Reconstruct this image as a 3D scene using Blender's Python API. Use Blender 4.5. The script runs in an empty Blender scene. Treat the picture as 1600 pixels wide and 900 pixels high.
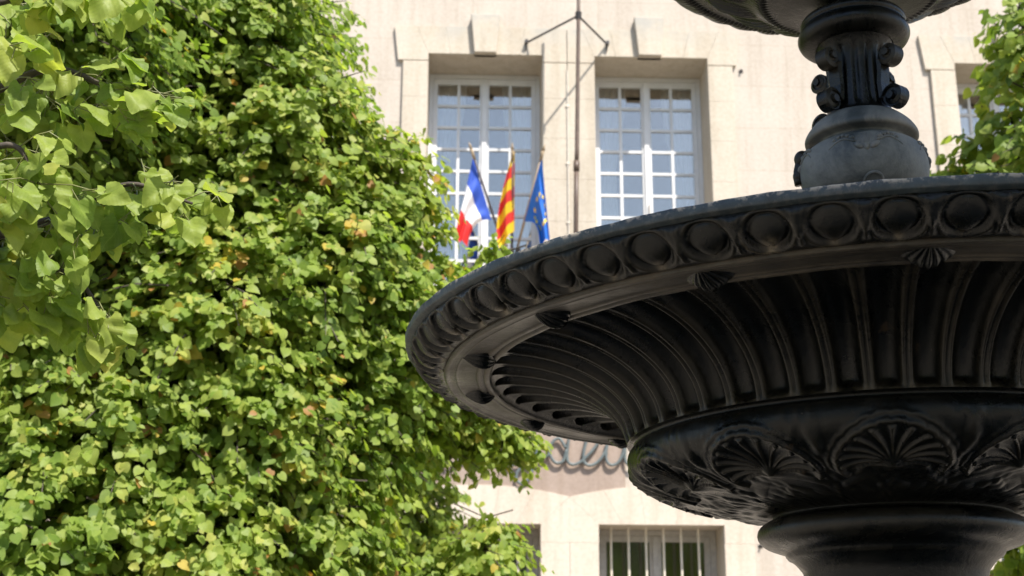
import bpy, math, random
import numpy as np
from mathutils import Vector, Matrix

R = math.radians
SC = bpy.context.scene
C = SC.collection
rng = np.random.default_rng(7)
random.seed(7)

# ------------------------------------------------------------------ camera
PITCH, ROLL, EYE = 0.2952, 0.0037, 1.6
cam = bpy.data.cameras.new('camera')
cam.sensor_width = 36.0
cam.lens = 2101.3 / 1600 * 36
cam.clip_start, cam.clip_end = 0.05, 3000
cam.dof.use_dof = True
cam.dof.focus_distance = 2.75
cam.dof.aperture_fstop = 7.0
co = bpy.data.objects.new('camera', cam)
C.objects.link(co)
co.matrix_world = Matrix.Translation((0, 0, EYE)) @ (Matrix.Rotation(math.pi/2 + PITCH, 4, 'X') @ Matrix.Rotation(ROLL, 4, 'Z'))
SC.camera = co
SC.cycles.diffuse_bounces = 8; SC.cycles.max_bounces = 14

# facade frame: x along the wall to the right, -y out of the wall, z up
PHI, DIST = 0.033, 14.0
FLOC = (-math.sin(PHI)*DIST, math.cos(PHI)*DIST, 0)

# ------------------------------------------------------------------ light
sa, sb = 0.57, 1.66                     # sun: sideways and up per metre out of the facade
out = Vector((math.sin(PHI), -math.cos(PHI), 0)); along = Vector((math.cos(PHI), math.sin(PHI), 0))
sun_dir = (out + along*sa + Vector((0, 0, sb))).normalized()
elev = math.asin(sun_dir.z); azim = math.atan2(sun_dir.x, sun_dir.y)
W = bpy.data.worlds.new('World'); SC.world = W; W.use_nodes = True
nt = W.node_tree
sky = nt.nodes.new('ShaderNodeTexSky'); sky.sky_type = 'NISHITA'; sky.sun_disc = False
sky.sun_elevation = elev; sky.sun_rotation = azim; sky.air_density = 1.0; sky.dust_density = 1.2
bg = nt.nodes['Background']; bg.inputs[1].default_value = 0.13
nt.links.new(sky.outputs[0], bg.inputs[0])
sl = bpy.data.lights.new('sun', 'SUN'); sl.energy = 4.6; sl.angle = R(0.53); sl.color = (1.0, 0.94, 0.86)
so = bpy.data.objects.new('sun', sl); C.objects.link(so)
so.rotation_euler = sun_dir.to_track_quat('Z', 'Y').to_euler(); so.location = (4, -6, 14)
vs = SC.view_settings
vs.view_transform = 'Standard'; vs.look = 'None'; vs.exposure = 0.98; vs.gamma = 1; vs.use_curve_mapping = False

# ------------------------------------------------------------------ helpers
def link_obj(name, me, mat=None, parent=None):
    o = bpy.data.objects.new(name, me); C.objects.link(o)
    if mat is not None:
        for m in (mat if isinstance(mat, (list, tuple)) else [mat]): me.materials.append(m)
    if parent is not None: o.parent = parent
    return o

def tag(o, label=None, cat=None, group=None, kind=None):
    if label: o['label'] = label
    if cat: o['category'] = cat
    if group: o['group'] = group
    if kind: o['kind'] = kind
    return o

def empty(name, loc=(0, 0, 0), rz=0.0):
    o = bpy.data.objects.new(name, None); C.objects.link(o); o.location = loc; o.rotation_euler = (0, 0, rz)
    o.empty_display_size = 0.2
    return o

class MB:
    def __init__(s): s.v = []; s.f = []; s.m = []
    def add(s, vs, fs, mi=0):
        b = len(s.v); s.v += [tuple(p) for p in vs]; s.f += [tuple(i+b for i in f) for f in fs]; s.m += [mi]*len(fs)
    def box(s, x0, x1, y0, y1, z0, z1, mi=0):
        s.add([(x0,y0,z0),(x1,y0,z0),(x1,y1,z0),(x0,y1,z0),(x0,y0,z1),(x1,y0,z1),(x1,y1,z1),(x0,y1,z1)],
              [(0,3,2,1),(4,5,6,7),(0,1,5,4),(1,2,6,5),(2,3,7,6),(3,0,4,7)], mi)
    def prism(s, poly, y0, y1, back=True, bev=0.0, mi=0):
        # polygon in (x, z), counter-clockwise seen from the front (-y); y0 is the front
        n = len(poly)
        if bev:
            cx = sum(p[0] for p in poly)/n; cz = sum(p[1] for p in poly)/n
            inn = []
            for i in range(n):
                a, b, c = Vector(poly[i-1]), Vector(poly[i]), Vector(poly[(i+1) % n])
                e1 = (b-a).normalized(); e2 = (c-b).normalized()
                n1 = Vector((-e1.y, e1.x)); n2 = Vector((-e2.y, e2.x))
                k = (n1+n2); k = k/max(k.length_squared, 1e-6)*2
                inn.append(b + k*bev)
            vs_ = [(p[0], y0, p[1]) for p in inn] + [(p[0], y0+bev, p[1]) for p in poly] + [(p[0], y1, p[1]) for p in poly]
            fs = [tuple(range(n))]
            for L in (0, 1):
                fs += [(L*n+i, (L+1)*n+i, (L+1)*n+(i+1) % n, L*n+(i+1) % n) for i in range(n)]
            if back: fs.append(tuple(reversed(range(2*n, 3*n))))
        else:
            vs_ = [(p[0], y0, p[1]) for p in poly] + [(p[0], y1, p[1]) for p in poly]
            fs = [tuple(range(n))] + [(i, n+i, n+(i+1) % n, (i+1) % n) for i in range(n)]
            if back: fs.append(tuple(reversed(range(n, 2*n))))
        s.add(vs_, fs, mi)
    def tube(s, path, rad, seg=8, cap=True):
        P = [Vector(p) for p in path]; n = len(P)
        rr = rad if isinstance(rad, (list, tuple)) else [rad]*n
        ref = None; vs_ = []
        for i in range(n):
            t = (P[min(i+1, n-1)] - P[max(i-1, 0)])
            t = t.normalized() if t.length > 1e-9 else Vector((0, 0, 1))
            if ref is None: ref = t.orthogonal().normalized()
            ref = (ref - t*ref.dot(t)); ref = ref.normalized() if ref.length > 1e-6 else t.orthogonal().normalized()
            b = t.cross(ref)
            for k in range(seg):
                a = 2*math.pi*k/seg
                vs_.append(P[i] + (ref*math.cos(a) + b*math.sin(a))*rr[i])
        fs = [(i*seg+k, i*seg+(k+1) % seg, (i+1)*seg+(k+1) % seg, (i+1)*seg+k) for i in range(n-1) for k in range(seg)]
        if cap: fs += [tuple(reversed(range(seg))), tuple(range((n-1)*seg, n*seg))]
        s.add(vs_, fs)
    def ball(s, c, r, n=10, m=7, sx=1, sy=1, sz=1):
        vs_ = [(c[0], c[1], c[2]+r*sz)]
        for j in range(1, m):
            t = math.pi*j/m
            for k in range(n):
                a = 2*math.pi*k/n
                vs_.append((c[0]+r*sx*math.sin(t)*math.cos(a), c[1]+r*sy*math.sin(t)*math.sin(a), c[2]+r*sz*math.cos(t)))
        vs_.append((c[0], c[1], c[2]-r*sz))
        fs = [(0, 1+k, 1+(k+1) % n) for k in range(n)]
        for j in range(m-2):
            b = 1+j*n
            fs += [(b+k, b+n+k, b+n+(k+1) % n, b+(k+1) % n) for k in range(n)]
        b = 1+(m-2)*n
        fs += [(b+k, len(vs_)-1, b+(k+1) % n) for k in range(n)]
        s.add(vs_, fs)
    def build(s, name, mat, parent=None, smooth=False):
        me = bpy.data.meshes.new(name); me.from_pydata(s.v, [], s.f)
        o = link_obj(name, me, mat, parent)
        me.polygons.foreach_set('material_index', s.m)
        if smooth: me.polygons.foreach_set('use_smooth', [True]*len(me.polygons))
        me.update()
        return o

def grid_mesh(name, V, mat, parent, wrap=True, smooth=True):
    # V: (rows, cols, 3) numpy grid, wrapped along cols
    r, c, _ = V.shape
    idx = np.arange(r*c).reshape(r, c)
    nx = np.roll(idx, -1, axis=1) if wrap else idx[:, 1:]
    a = idx if wrap else idx[:, :-1]
    q = np.stack([a[:-1], a[1:], nx[1:], nx[:-1]], -1).reshape(-1, 4)
    return np_mesh(name, V.reshape(-1, 3), q, mat, parent, smooth)

def np_mesh(name, V, Q, mat, parent, smooth=True):
    me = bpy.data.meshes.new(name)
    k = Q.shape[1]
    me.vertices.add(len(V)); me.vertices.foreach_set('co', np.ascontiguousarray(V, dtype=np.float32).ravel())
    me.loops.add(Q.size); me.loops.foreach_set('vertex_index', np.ascontiguousarray(Q, dtype=np.int32).ravel())
    me.polygons.add(len(Q)); me.polygons.foreach_set('loop_start', np.arange(len(Q), dtype=np.int32)*k)
    me.polygons.foreach_set('loop_total', np.full(len(Q), k, dtype=np.int32))
    me.polygons.foreach_set('use_smooth', np.full(len(Q), smooth))
    me.update(calc_edges=True); me.validate()
    return link_obj(name, me, mat, parent)

def catmull(pts, n=6):
    P = [np.array(p, float) for p in pts]
    P = [2*P[0]-P[1]] + P + [2*P[-1]-P[-2]]
    o = []
    for i in range(1, len(P)-2):
        for k in range(n):
            t = k/n
            o.append(0.5*((2*P[i]) + (-P[i-1]+P[i+1])*t + (2*P[i-1]-5*P[i]+4*P[i+1]-P[i+2])*t*t + (-P[i-1]+3*P[i]-3*P[i+1]+P[i+2])*t**3))
    o.append(P[-2])
    return o

# ------------------------------------------------------------------ materials
def mat_new(name):
    m = bpy.data.materials.new(name); m.use_nodes = True
    return m, m.node_tree, m.node_tree.nodes['Principled BSDF']

def nd(t, typ, **kw):
    n = t.nodes.new(typ)
    for k, v in kw.items(): setattr(n, k, v)
    return n

def noise(t, scale, detail=6, rough=0.55, vec=None, dist=0.0):
    n = nd(t, 'ShaderNodeTexNoise'); n.inputs['Scale'].default_value = scale; n.inputs['Detail'].default_value = detail
    n.inputs['Roughness'].default_value = rough; n.inputs['Distortion'].default_value = dist
    if vec is not None: t.links.new(vec, n.inputs['Vector'])
    return n

def ramp(t, fac, stops):
    n = nd(t, 'ShaderNodeValToRGB'); e = n.color_ramp.elements
    while len(e) < len(stops): e.new(0.5)
    for i, (p, c) in enumerate(stops):
        e[i].position = p; e[i].color = (*c, 1) if len(c) == 3 else c
    t.links.new(fac, n.inputs[0])
    return n

def mixc(t, fac, a, b, mode='MIX'):
    n = nd(t, 'ShaderNodeMix', data_type='RGBA', blend_type=mode)
    for s_, v in ((0, fac), (6, a), (7, b)):
        if hasattr(v, 'links'): t.links.new(v, n.inputs[s_])
        elif isinstance(v, (int, float)): n.inputs[s_].default_value = v
        else: n.inputs[s_].default_value = (*v, 1)
    return n.outputs[2]

def stone_mat(name, base, dark, light, joints=False, grey=False):
    m, t, b = mat_new(name)
    tc = nd(t, 'ShaderNodeTexCoord'); v = tc.outputs['Object']
    n1 = noise(t, 1.3, 6, 0.6, v); n2 = noise(t, 26, 8, 0.7, v)
    r1 = ramp(t, n1.outputs[0], [(0.3, dark), (0.5, base), (0.72, light)])
    r2 = ramp(t, n2.outputs[0], [(0.3, (0.86, 0.85, 0.83)), (0.6, (1, 1, 1))])
    col = mixc(t, 1.0, r1.outputs[0], r2.outputs[0], 'MULTIPLY')
    # rain streaks: noise stretched down the wall
    mp = nd(t, 'ShaderNodeMapping'); mp.inputs['Scale'].default_value = (5, 5, 0.35); t.links.new(v, mp.inputs[0])
    n3 = noise(t, 1.6, 5, 0.6, mp.outputs[0])
    r3 = ramp(t, n3.outputs[0], [(0.36, (0.87, 0.85, 0.82)), (0.55, (1, 1, 1))])
    col = mixc(t, 0.7, col, mixc(t, 1.0, col, r3.outputs[0], 'MULTIPLY'))
    if grey:
        sz_ = nd(t, 'ShaderNodeSeparateXYZ'); t.links.new(v, sz_.inputs[0])
        mz = nd(t, 'ShaderNodeMapRange'); t.links.new(sz_.outputs[2], mz.inputs[0]); mz.inputs[1].default_value = 8.74; mz.inputs[2].default_value = 9.02; mz.inputs[4].default_value = 0.9
        n7 = noise(t, 2.6, 6, 0.65, v); r7 = ramp(t, n7.outputs[0], [(0.42, (0, 0, 0)), (0.62, (1, 1, 1))])
        mm = nd(t, 'ShaderNodeMath', operation='MULTIPLY'); t.links.new(mz.outputs[0], mm.inputs[0]); t.links.new(r7.outputs[0], mm.inputs[1])
        col = mixc(t, mm.outputs[0], col, (0.37, 0.355, 0.32))
    bump_h = n2.outputs[0]
    if joints:
        sx = nd(t, 'ShaderNodeSeparateXYZ'); t.links.new(v, sx.inputs[0])
        cx = nd(t, 'ShaderNodeCombineXYZ'); t.links.new(sx.outputs[0], cx.inputs[0]); t.links.new(sx.outputs[2], cx.inputs[1])
        br = nd(t, 'ShaderNodeTexBrick'); t.links.new(cx.outputs[0], br.inputs['Vector'])
        br.inputs['Scale'].default_value = 1.0; br.inputs['Brick Width'].default_value = 1.45; br.inputs['Row Height'].default_value = 0.52
        br.inputs['Mortar Size'].default_value = 0.011; br.inputs['Mortar Smooth'].default_value = 0.6
        br.inputs['Color1'].default_value = (1, 1, 1, 1); br.inputs['Color2'].default_value = (0.95, 0.945, 0.94, 1); br.inputs['Mortar'].default_value = (0.89, 0.87, 0.845, 1)
        col = mixc(t, 0.75, col, mixc(t, 1.0, col, br.outputs[0], 'MULTIPLY'))
    t.links.new(col, b.inputs['Base Color'])
    b.inputs['Roughness'].default_value = 0.9; b.inputs['Specular IOR Level'].default_value = 0.2
    bp = nd(t, 'ShaderNodeBump'); bp.inputs['Strength'].default_value = 0.35; bp.inputs['Distance'].default_value = 0.01
    t.links.new(bump_h, bp.inputs['Height']); t.links.new(bp.outputs[0], b.inputs['Normal'])
    return m

M_wall = stone_mat('wall_render', (0.485, 0.432, 0.372), (0.455, 0.402, 0.344), (0.508, 0.455, 0.394), joints=True)
M_stone = stone_mat('dressed_stone', (0.49, 0.436, 0.358), (0.445, 0.392, 0.316), (0.52, 0.466, 0.39), grey=True)
M_stone2 = stone_mat('pale_dressed_stone', (0.55, 0.485, 0.405), (0.505, 0.44, 0.362), (0.57, 0.505, 0.43))
M_panel = stone_mat('sign_panel_render', (0.33, 0.262, 0.218), (0.30, 0.237, 0.197), (0.36, 0.287, 0.242))

def plain(name, col, rough=0.5, metal=0.0, spec=0.5, nscale=0, namt=0.25):
    m, t, b = mat_new(name)
    b.inputs['Roughness'].default_value = rough; b.inputs['Metallic'].default_value = metal; b.inputs['Specular IOR Level'].default_value = spec
    tc = nd(t, 'ShaderNodeTexCoord')
    n = noise(t, nscale or 20, 5, 0.6, tc.outputs['Object'])
    r = ramp(t, n.outputs[0], [(0.3, tuple(c*(1-namt) for c in col)), (0.7, tuple(min(1, c*(1+namt*0.4)) for c in col))])
    t.links.new(r.outputs[0], b.inputs['Base Color'])
    return m

M_white = plain('white_window_paint', (0.60, 0.60, 0.60), 0.4, nscale=6, namt=0.1)
M_grille = plain('cream_bar_paint', (0.66, 0.60, 0.50), 0.5, namt=0.15)
M_oldpaint = plain('weathered_grey_paint', (0.42, 0.40, 0.37), 0.6, namt=0.2)
M_curtain = plain('sheer_curtain', (0.72, 0.72, 0.74), 0.9, namt=0.08)
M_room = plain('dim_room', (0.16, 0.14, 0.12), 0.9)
M_brown = plain('brown_pole_paint', (0.10, 0.065, 0.045), 0.5, namt=0.35)
M_iron = plain('dark_bracket_iron', (0.05, 0.045, 0.045), 0.5, 0.3)
M_sign = plain('grey_green_letter_paint', (0.11, 0.135, 0.135), 0.5, namt=0.25)
M_wood = plain('pale_wood_pole', (0.36, 0.27, 0.17), 0.6)
M_darkpole = plain('dark_flag_pole', (0.07, 0.06, 0.07), 0.5)
M_cable = plain('pale_cable', (0.60, 0.55, 0.47), 0.5)
M_slate = plain('roof_tile', (0.30, 0.16, 0.10), 0.8)
M_bark = plain('lime_bark', (0.075, 0.06, 0.048), 0.9, nscale=30, namt=0.5)
M_ground = plain('paved_ground', (0.31, 0.275, 0.225), 0.9, nscale=3, namt=0.3)

def glass_mat(name, tint, refl, rough=0.02):
    m, t, b = mat_new(name)
    g = nd(t, 'ShaderNodeBsdfGlossy'); g.inputs['Roughness'].default_value = rough; g.inputs['Color'].default_value = (1.0, 0.95, 0.86, 1)
    tr = nd(t, 'ShaderNodeBsdfTransparent'); tr.inputs['Color'].default_value = (*tint, 1)
    fr = nd(t, 'ShaderNodeFresnel'); fr.inputs['IOR'].default_value = 1.5
    mt = nd(t, 'ShaderNodeMath', operation='MULTIPLY_ADD'); mt.inputs[1].default_value = 1.3; mt.inputs[2].default_value = refl
    t.links.new(fr.outputs[0], mt.inputs[0])
    tc = nd(t, 'ShaderNodeTexCoord'); n = noise(t, 2.2, 2, 0.5, tc.outputs['Object'])
    bp = nd(t, 'ShaderNodeBump'); bp.inputs['Strength'].default_value = 0.06; bp.inputs['Distance'].default_value = 0.05
    t.links.new(n.outputs[0], bp.inputs['Height']); t.links.new(bp.outputs[0], g.inputs['Normal'])
    mx = nd(t, 'ShaderNodeMixShader'); t.links.new(mt.outputs[0], mx.inputs[0]); t.links.new(tr.outputs[0], mx.inputs[1]); t.links.new(g.outputs[0], mx.inputs[2])
    t.links.new(mx.outputs[0], t.nodes['Material Output'].inputs[0])
    return m
M_glass = glass_mat('window_glass', (0.88, 0.91, 0.92), 0.15)
M_glass2 = glass_mat('dark_window_glass', (0.5, 0.55, 0.5), 0.16, 0.12)

def cast_iron(name, a, bcol, rough, dustc, dust_amt, wear):
    m, t, b = mat_new(name)
    tc = nd(t, 'ShaderNodeTexCoord'); v = tc.outputs['Object']
    n1 = noise(t, 5, 10, 0.72, v, 0.5); n2 = noise(t, 60, 6, 0.7, v)
    r1 = ramp(t, n1.outputs[0], [(0.35, a), (0.68, bcol)])
    geo = nd(t, 'ShaderNodeNewGeometry')
    # pale worn edges and dust on ridges, broken up by noise
    pr = ramp(t, geo.outputs['Pointiness'], [(0.501, (0, 0, 0)), (0.525, (1, 1, 1))])
    nr = ramp(t, n1.outputs[0], [(0.38, (0, 0, 0)), (0.62, (1, 1, 1))])
    mul = nd(t, 'ShaderNodeMath', operation='MULTIPLY'); t.links.new(pr.outputs[0], mul.inputs[0]); t.links.new(nr.outputs[0], mul.inputs[1])
    at = nd(t, 'ShaderNodeAttribute'); at.attribute_name = 'wear'
    n6 = noise(t, 38, 5, 0.7, v); nr6 = ramp(t, n6.outputs[0], [(0.36, (0, 0, 0)), (0.58, (1, 1, 1))])
    aw = nd(t, 'ShaderNodeMath', operation='MULTIPLY'); t.links.new(at.outputs['Fac'], aw.inputs[0]); t.links.new(nr6.outputs[0], aw.inputs[1])
    mul1 = nd(t, 'ShaderNodeMath', operation='MULTIPLY'); t.links.new(mul.outputs[0], mul1.inputs[0]); mul1.inputs[1].default_value = wear
    mul2 = nd(t, 'ShaderNodeMath', operation='MAXIMUM'); t.links.new(mul1.outputs[0], mul2.inputs[0]); t.links.new(aw.outputs[0], mul2.inputs[1])
    col = mixc(t, mul2.outputs[0], r1.outputs[0], dustc)
    mp = nd(t, 'ShaderNodeMapping'); mp.inputs['Scale'].default_value = (16, 16, 1.6); t.links.new(v, mp.inputs[0])
    n8 = noise(t, 2.0, 6, 0.65, mp.outputs[0]); r8 = ramp(t, n8.outputs[0], [(0.60, (0, 0, 0)), (0.72, (1, 1, 1))])
    m8 = nd(t, 'ShaderNodeMath', operation='MULTIPLY'); t.links.new(r8.outputs[0], m8.inputs[0]); m8.inputs[1].default_value = 0.10
    col = mixc(t, m8.outputs[0], col, (0.075, 0.068, 0.055))
    # rust and lime freckles
    n4 = noise(t, 24, 5, 0.6, v); f4 = ramp(t, n4.outputs[0], [(0.66, (0, 0, 0)), (0.74, (1, 1, 1))])
    m4 = nd(t, 'ShaderNodeMath', operation='MULTIPLY'); t.links.new(f4.outputs[0], m4.inputs[0]); m4.inputs[1].default_value = dust_amt
    col = mixc(t, m4.outputs[0], col, (0.085, 0.055, 0.03))
    n5 = noise(t, 150, 3, 0.6, v); f5 = ramp(t, n5.outputs[0], [(0.73, (0, 0, 0)), (0.76, (1, 1, 1))])
    m5 = nd(t, 'ShaderNodeMath', operation='MULTIPLY'); t.links.new(f5.outputs[0], m5.inputs[0]); t.links.new(nr.outputs[0], m5.inputs[1])
    col = mixc(t, m5.outputs[0], col, dustc)
    t.links.new(col, b.inputs['Base Color'])
    rr = ramp(t, n1.outputs[0], [(0.35, (rough-0.08,)*3), (0.65, (rough+0.22,)*3)])
    t.links.new(rr.outputs[0], b.inputs['Roughness'])
    b.inputs['Specular IOR Level'].default_value = 0.27
    bp = nd(t, 'ShaderNodeBump'); bp.inputs['Strength'].default_value = 0.35; bp.inputs['Distance'].default_value = 0.005
    ad = nd(t, 'ShaderNodeMath', operation='ADD'); t.links.new(n2.outputs[0], ad.inputs[0]); t.links.new(n1.outputs[0], ad.inputs[1])
    t.links.new(ad.outputs[0], bp.inputs['Height']); t.links.new(bp.outputs[0], b.inputs['Normal'])
    return m
M_fe = cast_iron('black_painted_cast_iron', (0.0020, 0.0028, 0.0027), (0.006, 0.0062, 0.005), 0.25, (0.15, 0.125, 0.088), 0.30, 0.16)
M_fe3 = cast_iron('dusty_cast_iron', (0.018, 0.017, 0.0145), (0.058, 0.050, 0.038), 0.34, (0.15, 0.125, 0.09), 0.4, 0.35)
M_fe2 = cast_iron('greyed_cast_iron', (0.05, 0.058, 0.061), (0.22, 0.225, 0.215), 0.50, (0.22, 0.2, 0.17), 0.4, 0.6)

def lip_mat():
    m, t, b = mat_new('flaking_rim_paint')
    tc = nd(t, 'ShaderNodeTexCoord'); v = tc.outputs['Object']
    n1 = noise(t, 9, 8, 0.7, v); n2 = noise(t, 55, 6, 0.75, v)
    r1 = ramp(t, n1.outputs[0], [(0.35, (0.012, 0.017, 0.020)), (0.65, (0.04, 0.055, 0.062))])
    ch = ramp(t, n2.outputs[0], [(0.50, (0, 0, 0)), (0.56, (1, 1, 1))])
    # chips gather on the top arris
    sx = nd(t, 'ShaderNodeSeparateXYZ'); t.links.new(v, sx.inputs[0])
    mr = nd(t, 'ShaderNodeMapRange'); t.links.new(sx.outputs[2], mr.inputs[0])
    mr.inputs[1].default_value = 2.374; mr.inputs[2].default_value = 2.3835; mr.inputs[3].default_value = 0.06; mr.inputs[4].default_value = 1
    mu = nd(t, 'ShaderNodeMath', operation='MULTIPLY'); t.links.new(ch.outputs[0], mu.inputs[0]); t.links.new(mr.outputs[0], mu.inputs[1])
    col = mixc(t, mu.outputs[0], r1.outputs[0], (0.42, 0.36, 0.28))
    t.links.new(col, b.inputs['Base Color']); b.inputs['Roughness'].default_value = 0.5
    bp = nd(t, 'ShaderNodeBump'); bp.inputs['Strength'].default_value = 0.4; bp.inputs['Distance'].default_value = 0.003
    t.links.new(n2.outputs[0], bp.inputs['Height']); t.links.new(bp.outputs[0], b.inputs['Normal'])
    return m
M_lip = lip_mat()

def leaf_mat(name, veins=False):
    m, t, b = mat_new(name)
    at = nd(t, 'ShaderNodeAttribute'); at.attribute_name = 'tint'
    r = ramp(t, at.outputs['Fac'], [(0.0, (0.12, 0.20, 0.035)), (0.35, (0.22, 0.315, 0.058)), (0.75, (0.34, 0.41, 0.092)), (0.93, (0.45, 0.46, 0.12)), (0.965, (0.56, 0.43, 0.08)), (1.0, (0.42, 0.22, 0.08))])
    tc = nd(t, 'ShaderNodeTexCoord'); n = noise(t, 30, 3, 0.6, tc.outputs['Object'])
    v = ramp(t, n.outputs[0], [(0.3, (0.82, 0.85, 0.8)), (0.7, (1.08, 1.06, 1.0))])
    col = mixc(t, 1.0, r.outputs[0], v.outputs[0], 'MULTIPLY')
    if veins:
        uv = nd(t, 'ShaderNodeUVMap'); uv.uv_map = 'leaf_uv'; sx = nd(t, 'ShaderNodeSeparateXYZ'); t.links.new(uv.outputs[0], sx.inputs[0])
        def mth(op, a_, b2=None):
            n_ = nd(t, 'ShaderNodeMath', operation=op)
            for i_, v_ in enumerate((a_, b2)):
                if v_ is None: continue
                if hasattr(v_, 'links'): t.links.new(v_, n_.inputs[i_])
                else: n_.inputs[i_].default_value = v_
            return n_.outputs[0]
        ax = mth('ABSOLUTE', sx.outputs[0]); ph = mth('SUBTRACT', sx.outputs[1], mth('MULTIPLY', ax, 0.85))
        sv = mth('SINE', mth('MULTIPLY', ph, 42.0)); side = ramp(t, sv, [(0.90, (0, 0, 0)), (1.0, (1, 1, 1))])
        midr = ramp(t, ax, [(0.008, (1, 1, 1)), (0.028, (0, 0, 0))])
        vv = mth('MAXIMUM', side.outputs[0], midr.outputs[0])
        col = mixc(t, mth('MULTIPLY', vv, 0.16), col, (0.45, 0.50, 0.16))
        bp = nd(t, 'ShaderNodeBump'); bp.inputs['Strength'].default_value = 0.07; bp.inputs['Distance'].default_value = 0.002
        t.links.new(sv, bp.inputs['Height']); t.links.new(bp.outputs[0], b.inputs['Normal'])
    t.links.new(col, b.inputs['Base Color']); b.inputs['Roughness'].default_value = 0.5; b.inputs['Specular IOR Level'].default_value = 0.3
    tl = nd(t, 'ShaderNodeBsdfTranslucent'); t.links.new(mixc(t, 1.0, col, (1.25, 1.3, 0.6), 'MULTIPLY'), tl.inputs[0])
    mx = nd(t, 'ShaderNodeMixShader'); mx.inputs[0].default_value = 0.54
    t.links.new(b.outputs[0], mx.inputs[1]); t.links.new(tl.outputs[0], mx.inputs[2]); t.links.new(mx.outputs[0], t.nodes['Material Output'].inputs[0])
    return m
M_leaf = leaf_mat('lime_leaf'); M_leaf_near = leaf_mat('near_lime_leaf', True)

# ------------------------------------------------------------------ ground
g = MB(); g.add([(-300,-300,0),(300,-300,0),(300,300,0),(-300,300,0)], [(0,1,2,3)])
tag(g.build('ground', M_ground), 'pale paved square around the fountain', 'ground', kind='structure')

# ------------------------------------------------------------------ town hall
hall = empty('town_hall', FLOC, PHI)
tag(hall, 'sunlit cream stone town hall with paired white casement windows', 'building')
PER = 6.08
UP_Z, UP_B = 8.64, 5.75
LO_Z, LO_B = 3.31, 1.25
pairs = [-PER, 0.0, PER]
openings = []
for p in pairs:
    for a, b in ((-0.505, 0.800), (1.396, 2.700)):
        openings.append((p+a, p+b, UP_B, UP_Z)); openings.append((p+a-0.032, p+b-0.032, LO_B, LO_Z))
REV = 0.60
def make_wall():
    w = MB(); X0, X1, Z1 = -13.0, 15.5, 12.0
    # one band per storey so columns of each band follow its own openings
    for z0, z1, sel in ((0, 4.6, [o for o in openings if o[3] < 5]), (4.6, Z1, [o for o in openings if o[3] > 5])):
        xs = sorted(set([X0, X1] + [v for o in sel for v in o[:2]]))
        zs = [z0, sel[0][2], sel[0][3], z1]
        for i in range(len(xs)-1):
            for k in range(3):
                x0, x1, a, b = xs[i], xs[i+1], zs[k], zs[k+1]
                if k == 1 and any(abs(o[0]-x0) < 1e-6 for o in sel): continue
                w.add([(x0,0,a),(x1,0,a),(x1,0,b),(x0,0,b)], [(0,1,2,3)])
        for x0, x1, a, b in sel:
            w.add([(x0,0,a),(x0,0,b),(x0,REV,b),(x0,REV,a)], [(0,1,2,3)], 1)
            w.add([(x1,0,a),(x1,REV,a),(x1,REV,b),(x1,0,b)], [(0,1,2,3)], 1)
            w.add([(x0,0,b),(x1,0,b),(x1,REV,b),(x0,REV,b)], [(0,1,2,3)], 1)
            w.add([(x0,0,a),(x0,REV,a),(x1,REV,a),(x1,0,a)], [(0,1,2,3)], 1)
    D = 9.0
    w.add([(X0,0,0),(X0,0,Z1),(X0,D,Z1),(X0,D,0)], [(0,1,2,3)]); w.add([(X1,0,0),(X1,D,0),(X1,D,Z1),(X1,0,Z1)], [(0,1,2,3)])
    w.add([(X0,D,0),(X0,D,Z1),(X1,D,Z1),(X1,D,0)], [(0,1,2,3)])
    return w.build('wall', [M_wall, M_stone], hall)
make_wall()
rf = MB(); rf.box(-13.5, 16, -0.5, 9.5, 12.0, 12.25)
rf.add([(-13.5,-.5,12.253),(16,-.5,12.253),(16,9.5,12.253),(-13.5,9.5,12.253),(-9,4.5,14.5),(11.5,4.5,14.5)], [(0,1,5,4),(1,2,5),(2,3,4,5),(3,0,4)])
rf.build('roof', M_slate, hall)
sc_ = MB(); sc_.box(-13.02, 15.52, -0.10, 0.0, 5.0, 5.18); sc_.build('string_course', M_stone, hall)

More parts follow.
